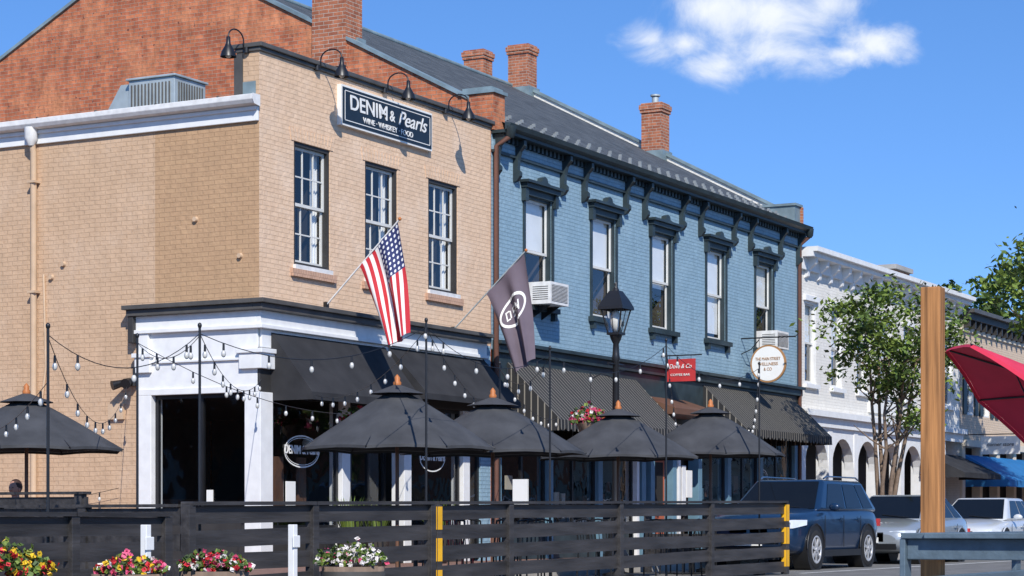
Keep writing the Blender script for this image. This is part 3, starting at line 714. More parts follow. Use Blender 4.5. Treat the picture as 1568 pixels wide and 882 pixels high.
def blossoms(mb,c,rx,rzz,n,cols,s=.03,seed=0):
    rnd=random.Random(seed)
    for i in range(n):
        th=rnd.uniform(0,6.28); u=rnd.random()**.5; h=rnd.random()
        lump=1+.22*math.sin(th*3+seed)+.15*math.sin(th*5+2*seed)
        p=Vector((c[0]+rx*u*lump*math.cos(th),c[1]+rx*u*lump*math.sin(th),c[2]+rzz*lump*(1-u*u*.6)*rnd.uniform(.35,1.1)))
        leaf=rnd.random()<.58
        mm=rnd.choice([LEAF,LEAF2,LEAF3]) if leaf else rnd.choice(cols)
        for k in range(3 if not leaf else 2):
            e=Euler((rnd.uniform(-1.3,1.3),rnd.uniform(-1.3,1.3),rnd.uniform(0,6.28))).to_matrix(); sz=s*rnd.uniform(.7,1.3)
            a=e@Vector((sz,0,0));b=e@Vector((0,sz,0))
            mb.face([p-a,p-b,p+a,p+b],mm)
g=group('hanging_flower_basket',(5.7,-2.85,2.5)); mb=MB(); blossoms(mb,(5.7,-2.88,2.5),.3,.28,420,[PINK,PINK,FW,FR],.035,seed=1)
mb.lathe((5.7,-2.88,2.3),[(.05,0),(.2,.12),(.24,.25)],BARREL,12); mb.done('flowers',g)
mb=MB(); mb.tube([(5.83,-3.3,3.3),(5.78,-3.05,3.4),(5.7,-2.88,3.3)],.012,BLK,6); mb.tube([(5.7,-2.88,3.3),(5.7,-2.88,2.6)],.005,BLK,4); mb.done('bracket',g)
g=group('hanging_flower_basket',(1.9,-.5,2.1)); mb=MB(); blossoms(mb,(1.9,-.55,2.4),.24,.25,300,[PINK,FR,FR,FW],.032,seed=2)
mb.lathe((1.9,-.55,2.22),[(.05,0),(.16,.1),(.2,.22)],BARREL,12); mb.tube([(1.9,-.55,3.05),(1.9,-.55,2.4)],.005,BLK,4); mb.done('flowers',g)
def grasspot(x,y,h,seed):
    rnd=random.Random(seed); g=group('potted_ornamental_grass',(x,y,.15)); mb=MB()
    mb.lathe((x,y,.15),[(0,0),(.17,0),(.22,.45),(.24,.48),(.2,.48),(.19,.42),(0,.42)],CAPM,14)
    for i in range(90):
        a=rnd.uniform(0,6.28); L=h*rnd.uniform(.6,1); sp=rnd.uniform(.08,.38)
        p0=Vector((x+.1*math.cos(a),y+.1*math.sin(a),.58)); p1=p0+Vector((sp*.4*math.cos(a),sp*.4*math.sin(a),L*.6)); p2=p0+Vector((sp*math.cos(a),sp*math.sin(a),L*.85))
        w=Vector((-math.sin(a),math.cos(a),0))*.012
        m=rnd.choice([LEAF,LEAF2]); mb.face([p0-w,p0+w,p1+w,p1-w],m); mb.face([p1-w,p1+w,p2],m)
    mb.done('pot_and_grass',g)
grasspot(1.5,-.7,.85,1);grasspot(2.2,-.75,.75,2);grasspot(4.4,-.6,.8,3)

# ------------------------------------------------------------ parklet fence
def fence_run(name,pts,tops,ya=-6.4,boards=5,yel=()):
    g=group(name,(sum(pts)/len(pts),ya,0))
    mb=MB()
    for i,x in enumerate(pts):
        mb.box(x-.055,x+.055,ya-.075,ya+.03,.01,tops[i]-.03,FENCE)
        if i in yel:
            for k in range(3):
                z=tops[i]-.06-k*.37
                mb.box(x-.05,x+.05,ya-.08,ya-.075,z-.27,z,YEL); mb.box(x-.06,x-.055,ya-.07,ya+.02,z-.27,z,YEL)
    for i in range(len(pts)-1):
        a,b=pts[i],pts[i+1]; ta,tb=tops[i],tops[i+1]
        mb.prism([(a,ya-.085,ta-.03),(b,ya-.085,tb-.03),(b,ya-.085,tb),(a,ya-.085,ta)],(0,.15,0),FENCE)
        for k in range(boards):
            o=.045+k*.235; j=random.uniform(-.012,.012)
            p=[(a+.056,ya-.03,ta-o-.165+j),(b-.056,ya-.03,tb-o-.165-j),(b-.056,ya-.03,tb-o-j),(a+.056,ya-.03,ta-o+j)]
            if min(q[2] for q in p)<.02: continue
            mb.prism(p,(0,.035,0),FENCE)
    mb.done('posts_and_boards',g,bevel=.004); return g
T=lambda x:1.05+(x+10.35)*.0095
xs=[-10.35,-8.18,-5.72]; fence_run('parklet_fence',xs,[T(x) for x in xs],boards=4)
xs=[-5.58,-3.81,-.62,2.57,5.69]; fence_run('parklet_fence',xs,[T(x) for x in xs],boards=5,yel=(0,4))
xs=[-15.5,-13.2,-12.08,-10.72]; fence_run('low_timber_fence',xs,[.94]*4,boards=4)
g=group('parklet_end_fence',(5.7,-5,0)); mb=MB()
for x,t in ((5.72,1.2),(-10.3,1.03)):
    for k in range(4): mb.box(x-.02,x+.02,-6.3,-3.9,t-.21-k*.25,t-.04-k*.25,FENCE)
    mb.box(x-.06,x+.06,-6.3,-3.9,t-.03,t,FENCE)
    for y in (-5.1,-3.95): mb.box(x-.05,x+.05,y-.05,y+.05,.01,t-.03,FENCE)
mb.done('boards',g)
g=group('patio_fence',(-8.4,1,0)); mb=MB()
for k in range(4): mb.box(-8.22,-8.18,-3.4,9,.25+k*.24,.42+k*.24,FENCE)
mb.box(-8.27,-8.13,-3.4,9,1.17,1.2,FENCE)
for y in (-3.3,-1,1.3,3.6,5.9): mb.box(-8.25,-8.15,y-.05,y+.05,.15,1.17,FENCE)
mb.done('boards',g)
for (x,y) in ((-11.75,-7),(-9.4,-7)):
    g=group('white_delineator_post',(x,y,0)); mb=MB(); mb.box(x-.035,x+.035,y-.035,y+.035,0,.83,WHITE); mb.box(x-.06,x+.06,y-.05,y-.035,.6,.72,WHITE); mb.box(x-.08,x+.08,y-.08,y+.08,0,.03,BLK); mb.done('post',g,bevel=.006)
cols=[[FY,FR,FR,FY],[PINK,PINK,FR,FW,FY],[PINK,FR,FW],[FW,FW,PINK,FW]]
for i,(x,zt) in enumerate(((-13.78,.64),(-12.24,.54),(-10.99,.56),(-8.6,.62))):
    g=group('flower_planter_barrel',(x,-7.2,0)); mb=MB()
    mb.lathe((x,-7.2,0),[(0,.01),(.25,.01),(.31,.2),(.33,.40),(.30,.40),(.28,.36),(0,.36)],BARREL,16)
    mb.lathe((x,-7.2,0),[(.315,.1),(.325,.11),(.33,.15),(.32,.16)],CAPM,16); mb.lathe((x,-7.2,0),[(.335,.3),(.338,.35)],CAPM,16)
    mb.done('barrel',g); mb=MB(); blossoms(mb,(x,-7.2,.38),.32,zt-.38,480,cols[i],.026,seed=10+i); mb.done('flowers',g)

# ------------------------------------------------------------ umbrellas
def umbrella(x,y,za,zr,R,fab=CANVU,name='patio_umbrella',rot=.2,zg=.01):
    g=group(name,(x,y,zg)); mb=MB(); n=8
    def P(r,a,z): return (x+r*math.cos(a),y+r*math.sin(a),z)
    rows=[]
    for t in (0.0,.12,.3,.5,.7,.85,1):
        row=[]
        for k in range(n*4):
            a=rot+2*math.pi*k/(n*4); f=(k%4)/4; sag=math.sin(math.pi*f)
            r=R*t*(1-.075*sag*t**1.2)
            z=za-(za-zr)*(t**1.12)+ -.05*sag*math.sin(math.pi*t)*.6 + .02*t*sag
            row.append(P(r,a,z))
        rows.append(row)
    mb.grid(rows,fab,True,True)
    rows=[]
    for t in (0,.5,1):
        rows.append([P(.36*t,rot+2*math.pi*k/n,za+.05-.13*t) for k in range(n)])
    mb.grid(rows,fab,False,True)
    rows=[]
    for dz in (0,-.035):
        row=[]
        for k in range(n*4):
            f=(k%4)/4; sag=math.sin(math.pi*f); row.append(P(R*(1-.075*sag)*1.001,rot+2*math.pi*k/(n*4),zr+.02*sag+dz))
        rows.append(row)
    mb.grid(rows,fab,False,True)
    for k in range(n):
        a=rot+2*math.pi*k/n
        mb.tube([P(.03,a,za-.02),P(R*.5,a,za-(za-zr)*.5**1.12-.02),P(R*1.01,a,zr-.01)],.010,BLK,5)
        mb.tube([P(.03,a,za-.55),P(R*.5,a,za-(za-zr)*.5**1.12-.03)],.008,BLK,5)
    mb.done('canopy',g)
    mb=MB()
    mb.cyl((x,y,zg),(x,y,za),.024,.024,WOODT,10); mb.cyl((x,y,za-.58),(x,y,za-.5),.05,.05,BLK,10)
    mb.lathe((x,y,za+.03),[(.05,0),(.055,.03),(.035,.06),(.04,.09),(.02,.12),(0,.14)],ORW,10)
    mb.lathe((x,y,zg),[(0,.0),(.25,0),(.25,.06),(.05,.1)],BLK,14)
    mb.done('pole',g); return g
umbrella(-4.12,-5.0,2.55,1.78,1.27,rot=.25)
umbrella(-1.62,-5.0,2.52,1.80,1.27,rot=.5)
umbrella(2.35,-5.0,2.55,1.84,1.27,rot=.1)
umbrella(5.94,-5.0,2.75,1.98,1.27,rot=.6)
umbrella(-6.1,-.68,2.46,1.78,1.27,rot=.35,zg=.15)
def table(x,y,z=0.01):
    g=group('cafe_table',(x,y,z)); mb=MB(); mb.box(x-.38,x+.38,y-.38,y+.38,z+.72,z+.75,BLK)
    mb.cyl((x+.1,y,z),(x+.1,y,z+.72),.03,.03,BLK,8); mb.box(x-.25,x+.25,y-.25,y+.25,z,z+.02,BLK); mb.done('table',g)
def chair(x,y,a,z=.01,m=BLK):
    g=group('cafe_chair',(x,y,z)); mb=MB(); c,s=math.cos(a),math.sin(a)
    def q(u,v,h): return (x+u*c-v*s,y+u*s+v*c,z+h)
    mb.prism([q(-.21,-.2,.44),q(.21,-.2,.44),q(.21,.2,.44),q(-.21,.2,.44)],(0,0,.02),m)
    for u in (-.2,.2):
        mb.tube([q(u,-.2,0),q(u*.95,-.19,.45)],.013,m,6); mb.tube([q(u,.22,0),q(u*.95,.19,.45),q(u*.95,.24,.86)],.013,m,6)
    mb.tube([q(-.19,.24,.86),q(0,.26,.89),q(.19,.24,.86)],.014,m,6)
    for k in (-.12,-.06,0,.06,.12): mb.tube([q(k,.19,.46),q(k,.25,.87)],.007,m,5)
    mb.done('chair',g)
for x in (-4.12,-1.62,2.35,5.0):
    table(x+.35 if x<5 else x,-5.0); chair(x-.45,-5,math.pi/2); chair(x+1.15 if x<5 else x+.5,-5,-math.pi/2)
for x,y,a in ((-3.4,-5.9,math.pi),(-.9,-4.2,0),(3.0,-5.8,math.pi),(.8,-5.4,1.2),(.2,-4.6,-1.2)): chair(x,y,a,m=(SIGNR if x==-.9 else BLK))
table(-6.1,.2,.15); chair(-4.9,.57,-math.pi/2,.15); chair(-6.9,.3,math.pi/2,.15)
g=group('menu_stand',(1.2,-3.9,.01)); mb=MB(); mb.box(1.18,1.22,-4.05,-3.8,1.0,1.5,SIGNW); mb.cyl((1.2,-3.92,.03),(1.2,-3.92,1.0),.02,.02,BLK,8); mb.cyl((1.2,-3.92,.01),(1.2,-3.92,.04),.18,.18,BLK,12); mb.done('stand',g)

def person(x,y,z,face,shirt=SHIRT):
    g=group('seated_person',(x,y,z)); c,s=math.cos(face),math.sin(face)
    def q(f,l,h): return Vector((f*c-l*s,f*s+l*c,h))
    V=[];E=[];R=[]
    def add(p,r,par=None):
        V.append(q(*p));R.append(r)
        if par is not None:E.append((par,len(V)-1))
        return len(V)-1
    pel=add((0,0,.52),.14); w=add((-.02,0,.68),.125,pel); ch=add((-.03,0,.88),.15,w); nb=add((-.02,0,1.02),.07,ch)
    for sd in (-1,1):
        sh=add((-.02,sd*.17,.98),.065,ch); el=add((.08,sd*.23,.74),.045,sh); wr=add((.3,sd*.15,.76),.032,el)
        hp=add((.05,sd*.09,.50),.09,pel); kn=add((.45,sd*.11,.50),.065,hp); an=add((.43,sd*.11,.1),.042,kn); add((.55,sd*.12,.05),.04,an)
    me=bpy.data.meshes.new('body'); me.from_pydata(V,E,[]); me.materials.append(shirt)
    o=bpy.data.objects.new('body',me); COL.objects.link(o); o.parent=g
    sk=o.modifiers.new('sk','SKIN'); 
    for i,sv in enumerate(me.skin_vertices[0].data): sv.radius=(R[i],R[i]*.85); sv.use_root=(i==0)
    o.modifiers.new('ss','SUBSURF').render_levels=2
    mb=MB()
    hc=q(.0,0,1.16); W=Vector((x,y,z))
    mb.ball(W+hc,.082,.078,.115,SKIN,14,10); mb.cyl(W+q(-.02,0,1.0),W+q(-.01,0,1.1),.055,.05,SKIN,10)
    mb.ball(W+q(-.022,0,1.185),.09,.086,.105,HAIR,14,10)
    mb.cyl(W+q(.07,0,1.17),W+q(.1,0,1.13),.008,.016,SKIN,6)
    for sd in (-1,1):
        mb.ball(W+q(.072,sd*.03,1.17),.01,.01,.008,BLK); mb.ball(W+q(-.005,sd*.08,1.14),.015,.012,.028,SKIN)
        base=q(.3,sd*.15,.76)
        mb.ball(W+base+q(.05,0,0),.05,.035,.018,SKIN)
        for k in range(4):
            b=base+q(.08,(k-1.5)*.017,0); mb.tube([W+b,W+b+q(.03,0,.005),W+b+q(.055-.005*abs(k-1.5),0,-.012)],[.009,.008,.006],SKIN,6)
        b=base+q(.03,-sd*.03,0); mb.tube([W+b,W+b+q(.03,-sd*.02,-.005),W+b+q(.05,-sd*.02,-.01)],[.011,.009,.007],SKIN,6)
    mb.box(x+q(.07,0,0).x-.006,x+q(.07,0,0).x+.006,y-.02,y+.02,z+1.095,z+1.1,SIGNR)
    mb.done('head_and_hands',g)
person(-4.9,.57,.15,math.pi)

# ------------------------------------------------------------ string lights
g=group('string_light_poles',(-2,-6.3,0)); mb=MB()
poles=[(-12.2,-6.25,2.62),(-10.0,-6.3,2.80),(-5.6,-6.3,3.22),(-2.44,-6.3,3.12),(1.24,-6.3,3.5),(4.87,-6.3,3.4)]
back=[(-8.0,-3.95,2.95),(.5,-3.95,3.2)]
for x,y,z in poles+back:
    mb.cyl((x,y,.01),(x,y,z),.016,.013,BLK,8); mb.ball((x,y,z),.022,.022,.03,BLK); mb.cyl((x,y,.01),(x,y,.05),.1,.1,BLK,10)
mb.done('poles',g)
g=group('string_lights',(-2,-5,2.5)); mb=MB()
def strand(a,b,sag,step=.8,off=0):
    a=Vector(a);b=Vector(b); L=(b-a).length; n=14
    P=lambda t:a.lerp(b,t)-Vector((0,0,sag*4*t*(1-t)))
    mb.tube([P(k/n) for k in range(n+1)],.0045,BLK,4,cap=False)
    k=step*.5+off
    while k<L:
        p=P(k/L); mb.cyl(p,p-Vector((0,0,.07)),.012,.014,BLK,6); mb.ball(p-Vector((0,0,.105)),.025,.025,.038,BULB,8,6); k+=step
def top(p,d=.08): return (p[0],p[1],p[2]-d)
for i in range(len(poles)-1): strand(top(poles[i]),top(poles[i+1]),.32)
strand(top(poles[0],.1),(-.12,2.45,3.05),.7,1.5); strand(top(poles[1]),(-.15,-.15,3.05),.35,1.3); strand(top(poles[1],.1),top(back[0]),.2)
strand(top(back[0]),(3.6,-.9,2.85),.45,1.1); strand(top(poles[2],.1),(.3,-.85,2.8),.3,1.0); strand(top(poles[2],.1),(7.0,-.85,2.95),.45,1.2)
strand(top(poles[3],.1),top(back[1]),.3,.9); strand(top(back[1]),(8.0,-1.15,2.8),.3,1.1); strand(top(poles[4],.1),(13.6,-1.15,2.8),.5,1.3); strand(top(poles[5],.1),(17.3,-1.1,3.0),.4,1.4)
strand(top(poles[0],.5),(-.1,6.0,2.6),.35,1.6); strand((-.15,2.6,1.4),(-.1,6.5,1.25),.15,.8)
mb.done('wires_and_bulbs',g)
g=group('utility_cable',(-3,4,0)); mb=MB()
mb.tube([(-.1,5.4,6.0),(-5,1,1.0)],.008,BLK,4); mb.tube([(-.1,5.3,4.8),(-4,2,1.0)],.008,BLK,4); mb.done('cable',g)

# ------------------------------------------------------------ flags
def usflag_mat():
    n=N('national_flag_cloth'); b=n.n('ShaderNodeBsdfPrincipled'); b.inputs['Roughness'].default_value=.75
    sp=n.n('ShaderNodeSeparateXYZ'); n.l(uvvec(n),sp.inputs[0])
    def M(op,a,bv=None):
        o=n.n('ShaderNodeMath',operation=op)
        for i,q in enumerate((a,bv)):
            if q is None: continue
            if isinstance(q,(int,float)): o.inputs[i].default_value=q
            else: n.l(q,o.inputs[i])
        return o.outputs[0]
    U,V=sp.outputs[0],sp.outputs[1]
    st=M('LESS_THAN',M('FRACT',M('MULTIPLY',V,6.5)),.5)
    mx=n.n('ShaderNodeMix',data_type='RGBA'); mx.inputs['A'].default_value=(.78,.76,.72,1); mx.inputs['B'].default_value=(.52,.02,.03,1); n.l(st,mx.inputs['Factor'])
    can=M('MULTIPLY',M('LESS_THAN',U,.4),M('LESS_THAN',V,.538))
    fu=M('SUBTRACT',M('FRACT',M('MULTIPLY',U,20)),.5); fv=M('SUBTRACT',M('FRACT',M('MULTIPLY',V,11)),.5)
    d=M('SQRT',M('ADD',M('MULTIPLY',fu,fu),M('MULTIPLY',fv,fv)))
    star=M('LESS_THAN',d,.27)
    c2=n.n('ShaderNodeMix',data_type='RGBA'); c2.inputs['A'].default_value=(.02,.03,.12,1); c2.inputs['B'].default_value=(.75,.75,.75,1); n.l(star,c2.inputs['Factor'])
    m3=n.n('ShaderNodeMix',data_type='RGBA'); n.l(can,m3.inputs['Factor']); n.l(mx.outputs['Result'],m3.inputs['A']); n.l(c2.outputs['Result'],m3.inputs['B'])
    n.l(m3.outputs['Result'],b.inputs['Base Color']); n.l(b.outputs[0],n.out.inputs[0]); return n.m
FLAGU=usflag_mat(); FLAGG=mat('grey_flag_cloth',(.14,.11,.135,1),.8,noise=.1)
def flag(name,x,tipv,z0,z1,m,hoist=.5,fly=1.75,emblem=False):
    g=group(name,(x,0,z0)); mb=MB()
    A=Vector((x,0,z0)); B=Vector((x,-tipv,z1))
    mb.tube([A,B],.014,WHITEW if not emblem else ZINC,8); mb.ball(B,.03,.03,.03,ORW); mb.box(x-.04,x+.04,-.06,0,z0-.08,z0+.08,BLK)
    mb.done('flagpole',g); mb=MB()
    NU,NS=28,30
    def Q(u,s):
        h=B.lerp(A,.03+u*hoist)
        down=fly*(1-.22*u)*s
        tgt_y=-tipv-.10+.42*u
        gather=min(1,s)**.75
        y=h.y*(1-gather)+tgt_y*gather
        fold=.085*math.sin(u*12+s*2.2)*min(1,s*1.6+.15)
        fold2=.035*math.sin(u*23+1+s*3)*s
        return Vector((x+fold+.12*s+fold2,y+.02*math.sin(u*14)*s,h.z-down))
    rows=[[Q(j/NU,i/NS) for j in range(NU+1)] for i in range(NS+1)]
    mb.grid(rows,m,True,uvf=lambda a,b:(a/NS,b/NU))
    if emblem:
        O=Vector((-.014,.006,0))
        def R(cu,cs,ru,rs,w):
            n=36
            for k in range(n):
                a=2*math.pi*k/n;b=2*math.pi*(k+1)/n
                f=lambda t,q:Q(min(1,max(0,cu+(ru-q)*math.cos(t))),cs+(rs-q*.6)*math.sin(t))+O
                mb.face([f(a,0),f(b,0),f(b,w),f(a,w)],SIGNW)
        R(.5,.40,.40,.15,.05)
        def stroke(u0,u1,s0,s1):
            u0,u1=1-u1,1-u0
            for k in range(4):
                for l in range(3):
                    a,b=u0+(u1-u0)*k/4,u0+(u1-u0)*(k+1)/4; c,d=s0+(s1-s0)*l/3,s0+(s1-s0)*(l+1)/3
                    mb.face([Q(a,c)+O,Q(b,c)+O,Q(b,d)+O,Q(a,d)+O],SIGNW)
        for (u0,u1,s0,s1) in ((.26,.29,.35,.45),(.29,.36,.35,.365),(.29,.36,.435,.45),(.36,.39,.36,.44),
                              (.44,.47,.35,.45),(.47,.54,.35,.365),(.47,.53,.393,.407),(.47,.54,.435,.45),
                              (.59,.62,.35,.45),(.62,.66,.37,.40),(.66,.69,.40,.43),(.69,.72,.35,.45)): stroke(u0,u1,s0,s1)
    mb.done('cloth',g)
flag('national_flag',1.83,1.42,4.33,5.66,FLAGU)
flag('shop_flag',5.95,1.5,4.26,5.62,FLAGG,fly=1.85,emblem=True)

# ------------------------------------------------------------ projecting signs
g=group('round_projecting_sign',(19.55,-.7,4.6)); mb=MB()
c=(19.55,-.68,4.55); n=36
for (r,m,x0,x1) in ((.44,SIGNB,-.03,.03),(.40,SIGNW,-.036,.036)):
    ring=[(c[0]+x0,c[1]+r*math.cos(2*math.pi*k/n),c[2]+r*math.sin(2*math.pi*k/n)) for k in range(n)]
    mb.prism(ring,(x1-x0,0,0),m)
mb.tube([(19.55,0,5.16),(19.55,-1.35,5.16)],.018,BLK,6); mb.tube([(19.55,0,4.8),(19.55,-.25,4.9),(19.55,-.45,5.12)],.012,BLK,6)
mb.tube([(19.55,-1.35,5.16),(19.55,-1.42,5.22),(19.55,-1.36,5.27)],.012,BLK,5)
for y in (-.45,-.92): mb.tube([(19.55,y,5.16),(19.55,y,4.93)],.008,BLK,5)
mb.done('disc_and_bracket',g)
for i,(t,w) in enumerate((('THE MAIN STREET',.62),('WELLNESS',.5),('& CO',.2))): text(t,(19.51,-.68,4.66-i*.12),.10,SIGNB,'text',g,facing='x',w=w)
g=group('red_projecting_sign',(15,-.5,4.1)); mb=MB()
mb.box(14.98,15.02,-.8,-.12,3.88,4.36,SIGNR); mb.tube([(15,0,4.44),(15,-.95,4.44)],.015,BLK,6)
for y in (-.2,-.7): mb.tube([(15,y,4.44),(15,y,4.36)],.006,BLK,4)
mb.done('panel',g); text('Dove & Co',(14.97,-.46,4.2),.13,SIGNW,'text',g,facing='x',w=.52,shear=.3); text('COFFEE BAR',(14.97,-.46,4.02),.07,SIGNW,'text',g,facing='x',w=.45)

# ------------------------------------------------------------ cars (front toward -x)
def car(name,x0,yc,paint,kind):
    g=group(name,(x0+2.3,yc,0)); mb=MB()
    if kind=='suv':
        ST=[(0,.48,.78,.66),(.05,.34,.90,.80),(.25,.26,.985,.90),(.8,.25,1.05,.935),(1.3,.25,1.11,.94),(2.1,.25,1.09,.94),(3.2,.25,1.11,.94),(4.15,.27,1.12,.93),(4.5,.32,1.08,.88),(4.64,.45,.98,.8)]
        gb=(1.22,4.5,1.06,.87); gt=(2.02,4.12,1.64,.655); wb=(.88,3.70); wr=.365; 
    else:
        ST=[(0,.42,.60,.62),(.05,.30,.70,.78),(.28,.22,.78,.86),(.8,.21,.87,.90),(1.3,.21,.93,.905),(2.1,.21,.92,.905),(3.2,.21,.95,.905),(4.0,.23,.99,.89),(4.45,.3,.97,.82),(4.58,.45,.85,.74)]
        gb=(1.15,4.2,.90,.83); gt=(2.05,3.35,1.43,.60); wb=(.88,3.60); wr=.325
    rows=[]
    for (x,zb,zt,w) in ST:
        m=(zb+zt)/2
        half=[(0,zb),(w*.86,zb),(w*.97,zb+.08),(w,m-.02),(w*.985,m+(zt-m)*.45),(w*.955,zt-.07),(w*.86,zt-.005),(w*.5,zt+.025)]
        ring=[(x0+x,yc-a,z) for a,z in half]+[(x0+x,yc,zt+.035)]+[(x0+x,yc+a,z) for a,z in half[::-1]][:-1]
        rows.append(ring)
    mb.grid(rows,paint,True,True); mb.face(rows[0][::-1],paint); mb.face(rows[-1],paint)
    mb.done('body',g,subsurf=2)
    bx0,bx1,bz,bw=gb; tx0,tx1,tz,tw=gt
    sh=MB()
    B=[(x0+bx0,yc-bw,bz),(x0+bx1,yc-bw,bz),(x0+bx1,yc+bw,bz),(x0+bx0,yc+bw,bz)]
    Tt=[(x0+tx0,yc-tw,tz),(x0+tx1,yc-tw,tz),(x0+tx1,yc+tw,tz),(x0+tx0,yc+tw,tz)]
    sh.v=B+Tt; sh.f=[(3,2,1,0),(4,5,6,7),(0,1,5,4),(1,2,6,5),(2,3,7,6),(3,0,4,7)]; k=sh.mi(paint); sh.m=[k]*6; sh.sm=[True]*6
    o=sh.done('cabin',g); b=o.modifiers.new('b','BEVEL'); b.width=.07;b.segments=4;b.limit_method='NONE'
    gm=MB()
    def panel(c0,c1,c2,c3,ins,off,m):
        c=[Vector(q) for q in (c0,c1,c2,c3)]
        nrm=(c[1]-c[0]).cross(c[3]-c[0]).normalized()
        f=lambda u,v:(c[0]*(1-u)+c[1]*u)*(1-v)+(c[3]*(1-u)+c[2]*u)*v+nrm*off
        u0,u1,v0,v1=ins
        gm.face([f(u0,v0),f(u1,v0),f(u1,v1),f(u0,v1)],m)
    for (u0,u1) in ((.12,.43),(.46,.73),(.76,.93)):
        panel(B[0],B[1],Tt[1],Tt[0],(u0,u1,.1,.87),.008,CGL); panel(B[2],B[3],Tt[3],Tt[2],(1-u1,1-u0,.1,.87),.008,CGL)
    panel(B[3],B[0],Tt[0],Tt[3],(.05,.95,.06,.93),.008,CGL); panel(B[1],B[2],Tt[2],Tt[1],(.1,.9,.2,.9),.008,CGL)
    gm.done('windows',g)
    tr=MB()
    W=ST[4][3]
    for wx in wb:
        for s in (-1,1):
            yo=yc+s*(W+.004); cx=x0+wx
            tr.cyl((cx,yo,wr+.02),(cx,yc+s*(W-.3),wr+.02),wr+.07,wr+.07,BLK,28)
            ring=[(cx+(wr+.075)*math.cos(math.pi*k/14),yo,wr+.02+(wr+.075)*math.sin(math.pi*k/14)) for k in range(15)]
            tr.tube(ring,.018,paint if kind!='suv' else BLK,6)
            yt=yc+s*(W+.016)
            prof=[(wr*.66,.0),(wr*.9,0),(wr,.03),(wr,.2),(wr*.9,.23)]
            rows=[[(cx+r*math.cos(2*math.pi*k/28),yt-s*d,wr+r*math.sin(2*math.pi*k/28)) for k in range(28)] for r,d in prof]
            tr.grid(rows,TYRE,True,True)
            tr.cyl((cx,yt-s*.03,wr),(cx,yt-s*.04,wr),wr*.66,wr*.66,BLK,24)
            rows=[[(cx+r*math.cos(2*math.pi*k/28),yt+s*d,wr+r*math.sin(2*math.pi*k/28)) for k in range(28)] for r,d in ((wr*.69,.002),(wr*.67,.008),(wr*.60,.006),(wr*.59,-.03))]
            tr.grid(rows,RIM,True,True)
            for k in range(7):
                a=2*math.pi*k/7+.2; u=Vector((math.cos(a),0,math.sin(a))); p=Vector((-math.sin(a),0,math.cos(a)))
                C=Vector((cx,yt+s*.004,wr))
                tr.prism([C+p*.036,C-p*.036,C+u*wr*.63-p*.024,C+u*wr*.63+p*.024],(0,-s*.02,0),RIM)
            tr.cyl((cx,yt-s*.02,wr),(cx,yt+s*.012,wr),.06,.05,RIM,12)
    zt=ST[2][2]; hz=zt-.20
    for s in (-1,1):
        y0=yc+s*.48
        tr.prism([(x0+.02,y0,hz-.05),(x0+.07,yc+s*(ST[1][3]+.01),hz-.04),(x0+.46,yc+s*(ST[2][3]+.03),hz+.02),(x0+.50,yc+s*(ST[2][3]+.02),hz+.11),(x0+.11,yc+s*(ST[1][3]),hz+.11),(x0+.03,y0,hz+.09)],(.05,-s*.02,.0),HEADL)
        tr.ball((x0+.10,yc+s*(ST[1][3]-.07),hz+.03),.03,.05,.05,BLK)
        mx=x0+bx0+.42
        tr.ball((mx,yc+s*(W+.08),bz+.07),.06,.11,.075,paint,12,8)
        tr.box(x0+ST[-1][0]-.12,x0+ST[-1][0]-.02,min(yc+s*.6,yc+s*(ST[-2][3]-.0)),max(yc+s*.6,yc+s*(ST[-2][3]-.0)),hz,hz+.14,SIGNR)
        yy=yc+s*(W+.0)
        for hx in (2.15,3.1): tr.box(x0+hx,x0+hx+.16,min(yy,yy+s*.02),max(yy,yy+s*.02),bz-.16,bz-.13,paint)
        for hx in (1.36,2.36,3.3): tr.box(x0+hx,x0+hx+.012,min(yy-.004*s,yy+s*.004),max(yy-.004*s,yy+s*.004),.4,bz-.08,BLK)
        tr.box(x0+wb[0]+wr+.06,x0+wb[1]-wr-.06,min(yy-.03*s,yy+s*.008),max(yy-.03*s,yy+s*.008),.24,.36,BLK)
        if kind=='suv': tr.tube([(x0+2.15,yc+s*.62,1.66),(x0+2.3,yc+s*.62,1.70),(x0+3.9,yc+s*.62,1.70),(x0+4.05,yc+s*.62,1.66)],.017,CHROME,6)
    tr.box(x0-.0,x0+.06,yc-.36,yc-.03,hz-.12,hz+.07,BLK); tr.box(x0-.0,x0+.06,yc+.03,yc+.36,hz-.12,hz+.07,BLK)
    tr.box(x0+.0,x0+.06,yc-.62,yc+.62,.3,.42,BLK); tr.box(x0-.03,x0+.01,yc-.26,yc+.26,.44,.55,SIGNW)
    # dashboard-side wipers and inner mirror line on the windscreen edge
    tr.tube([(x0+bx0+.05,yc-.5,bz+.06),(x0+bx0+.16,yc+.1,bz+.11)],.008,BLK,5)
    tr.done('wheels_and_trim',g)
    return g
car('parked_suv',8.1,-4.8,PBLUE,'suv')
car('parked_car',14.3,-4.85,PSILV,'sedan')
car('parked_car',20.6,-4.85,PWHT,'sedan')

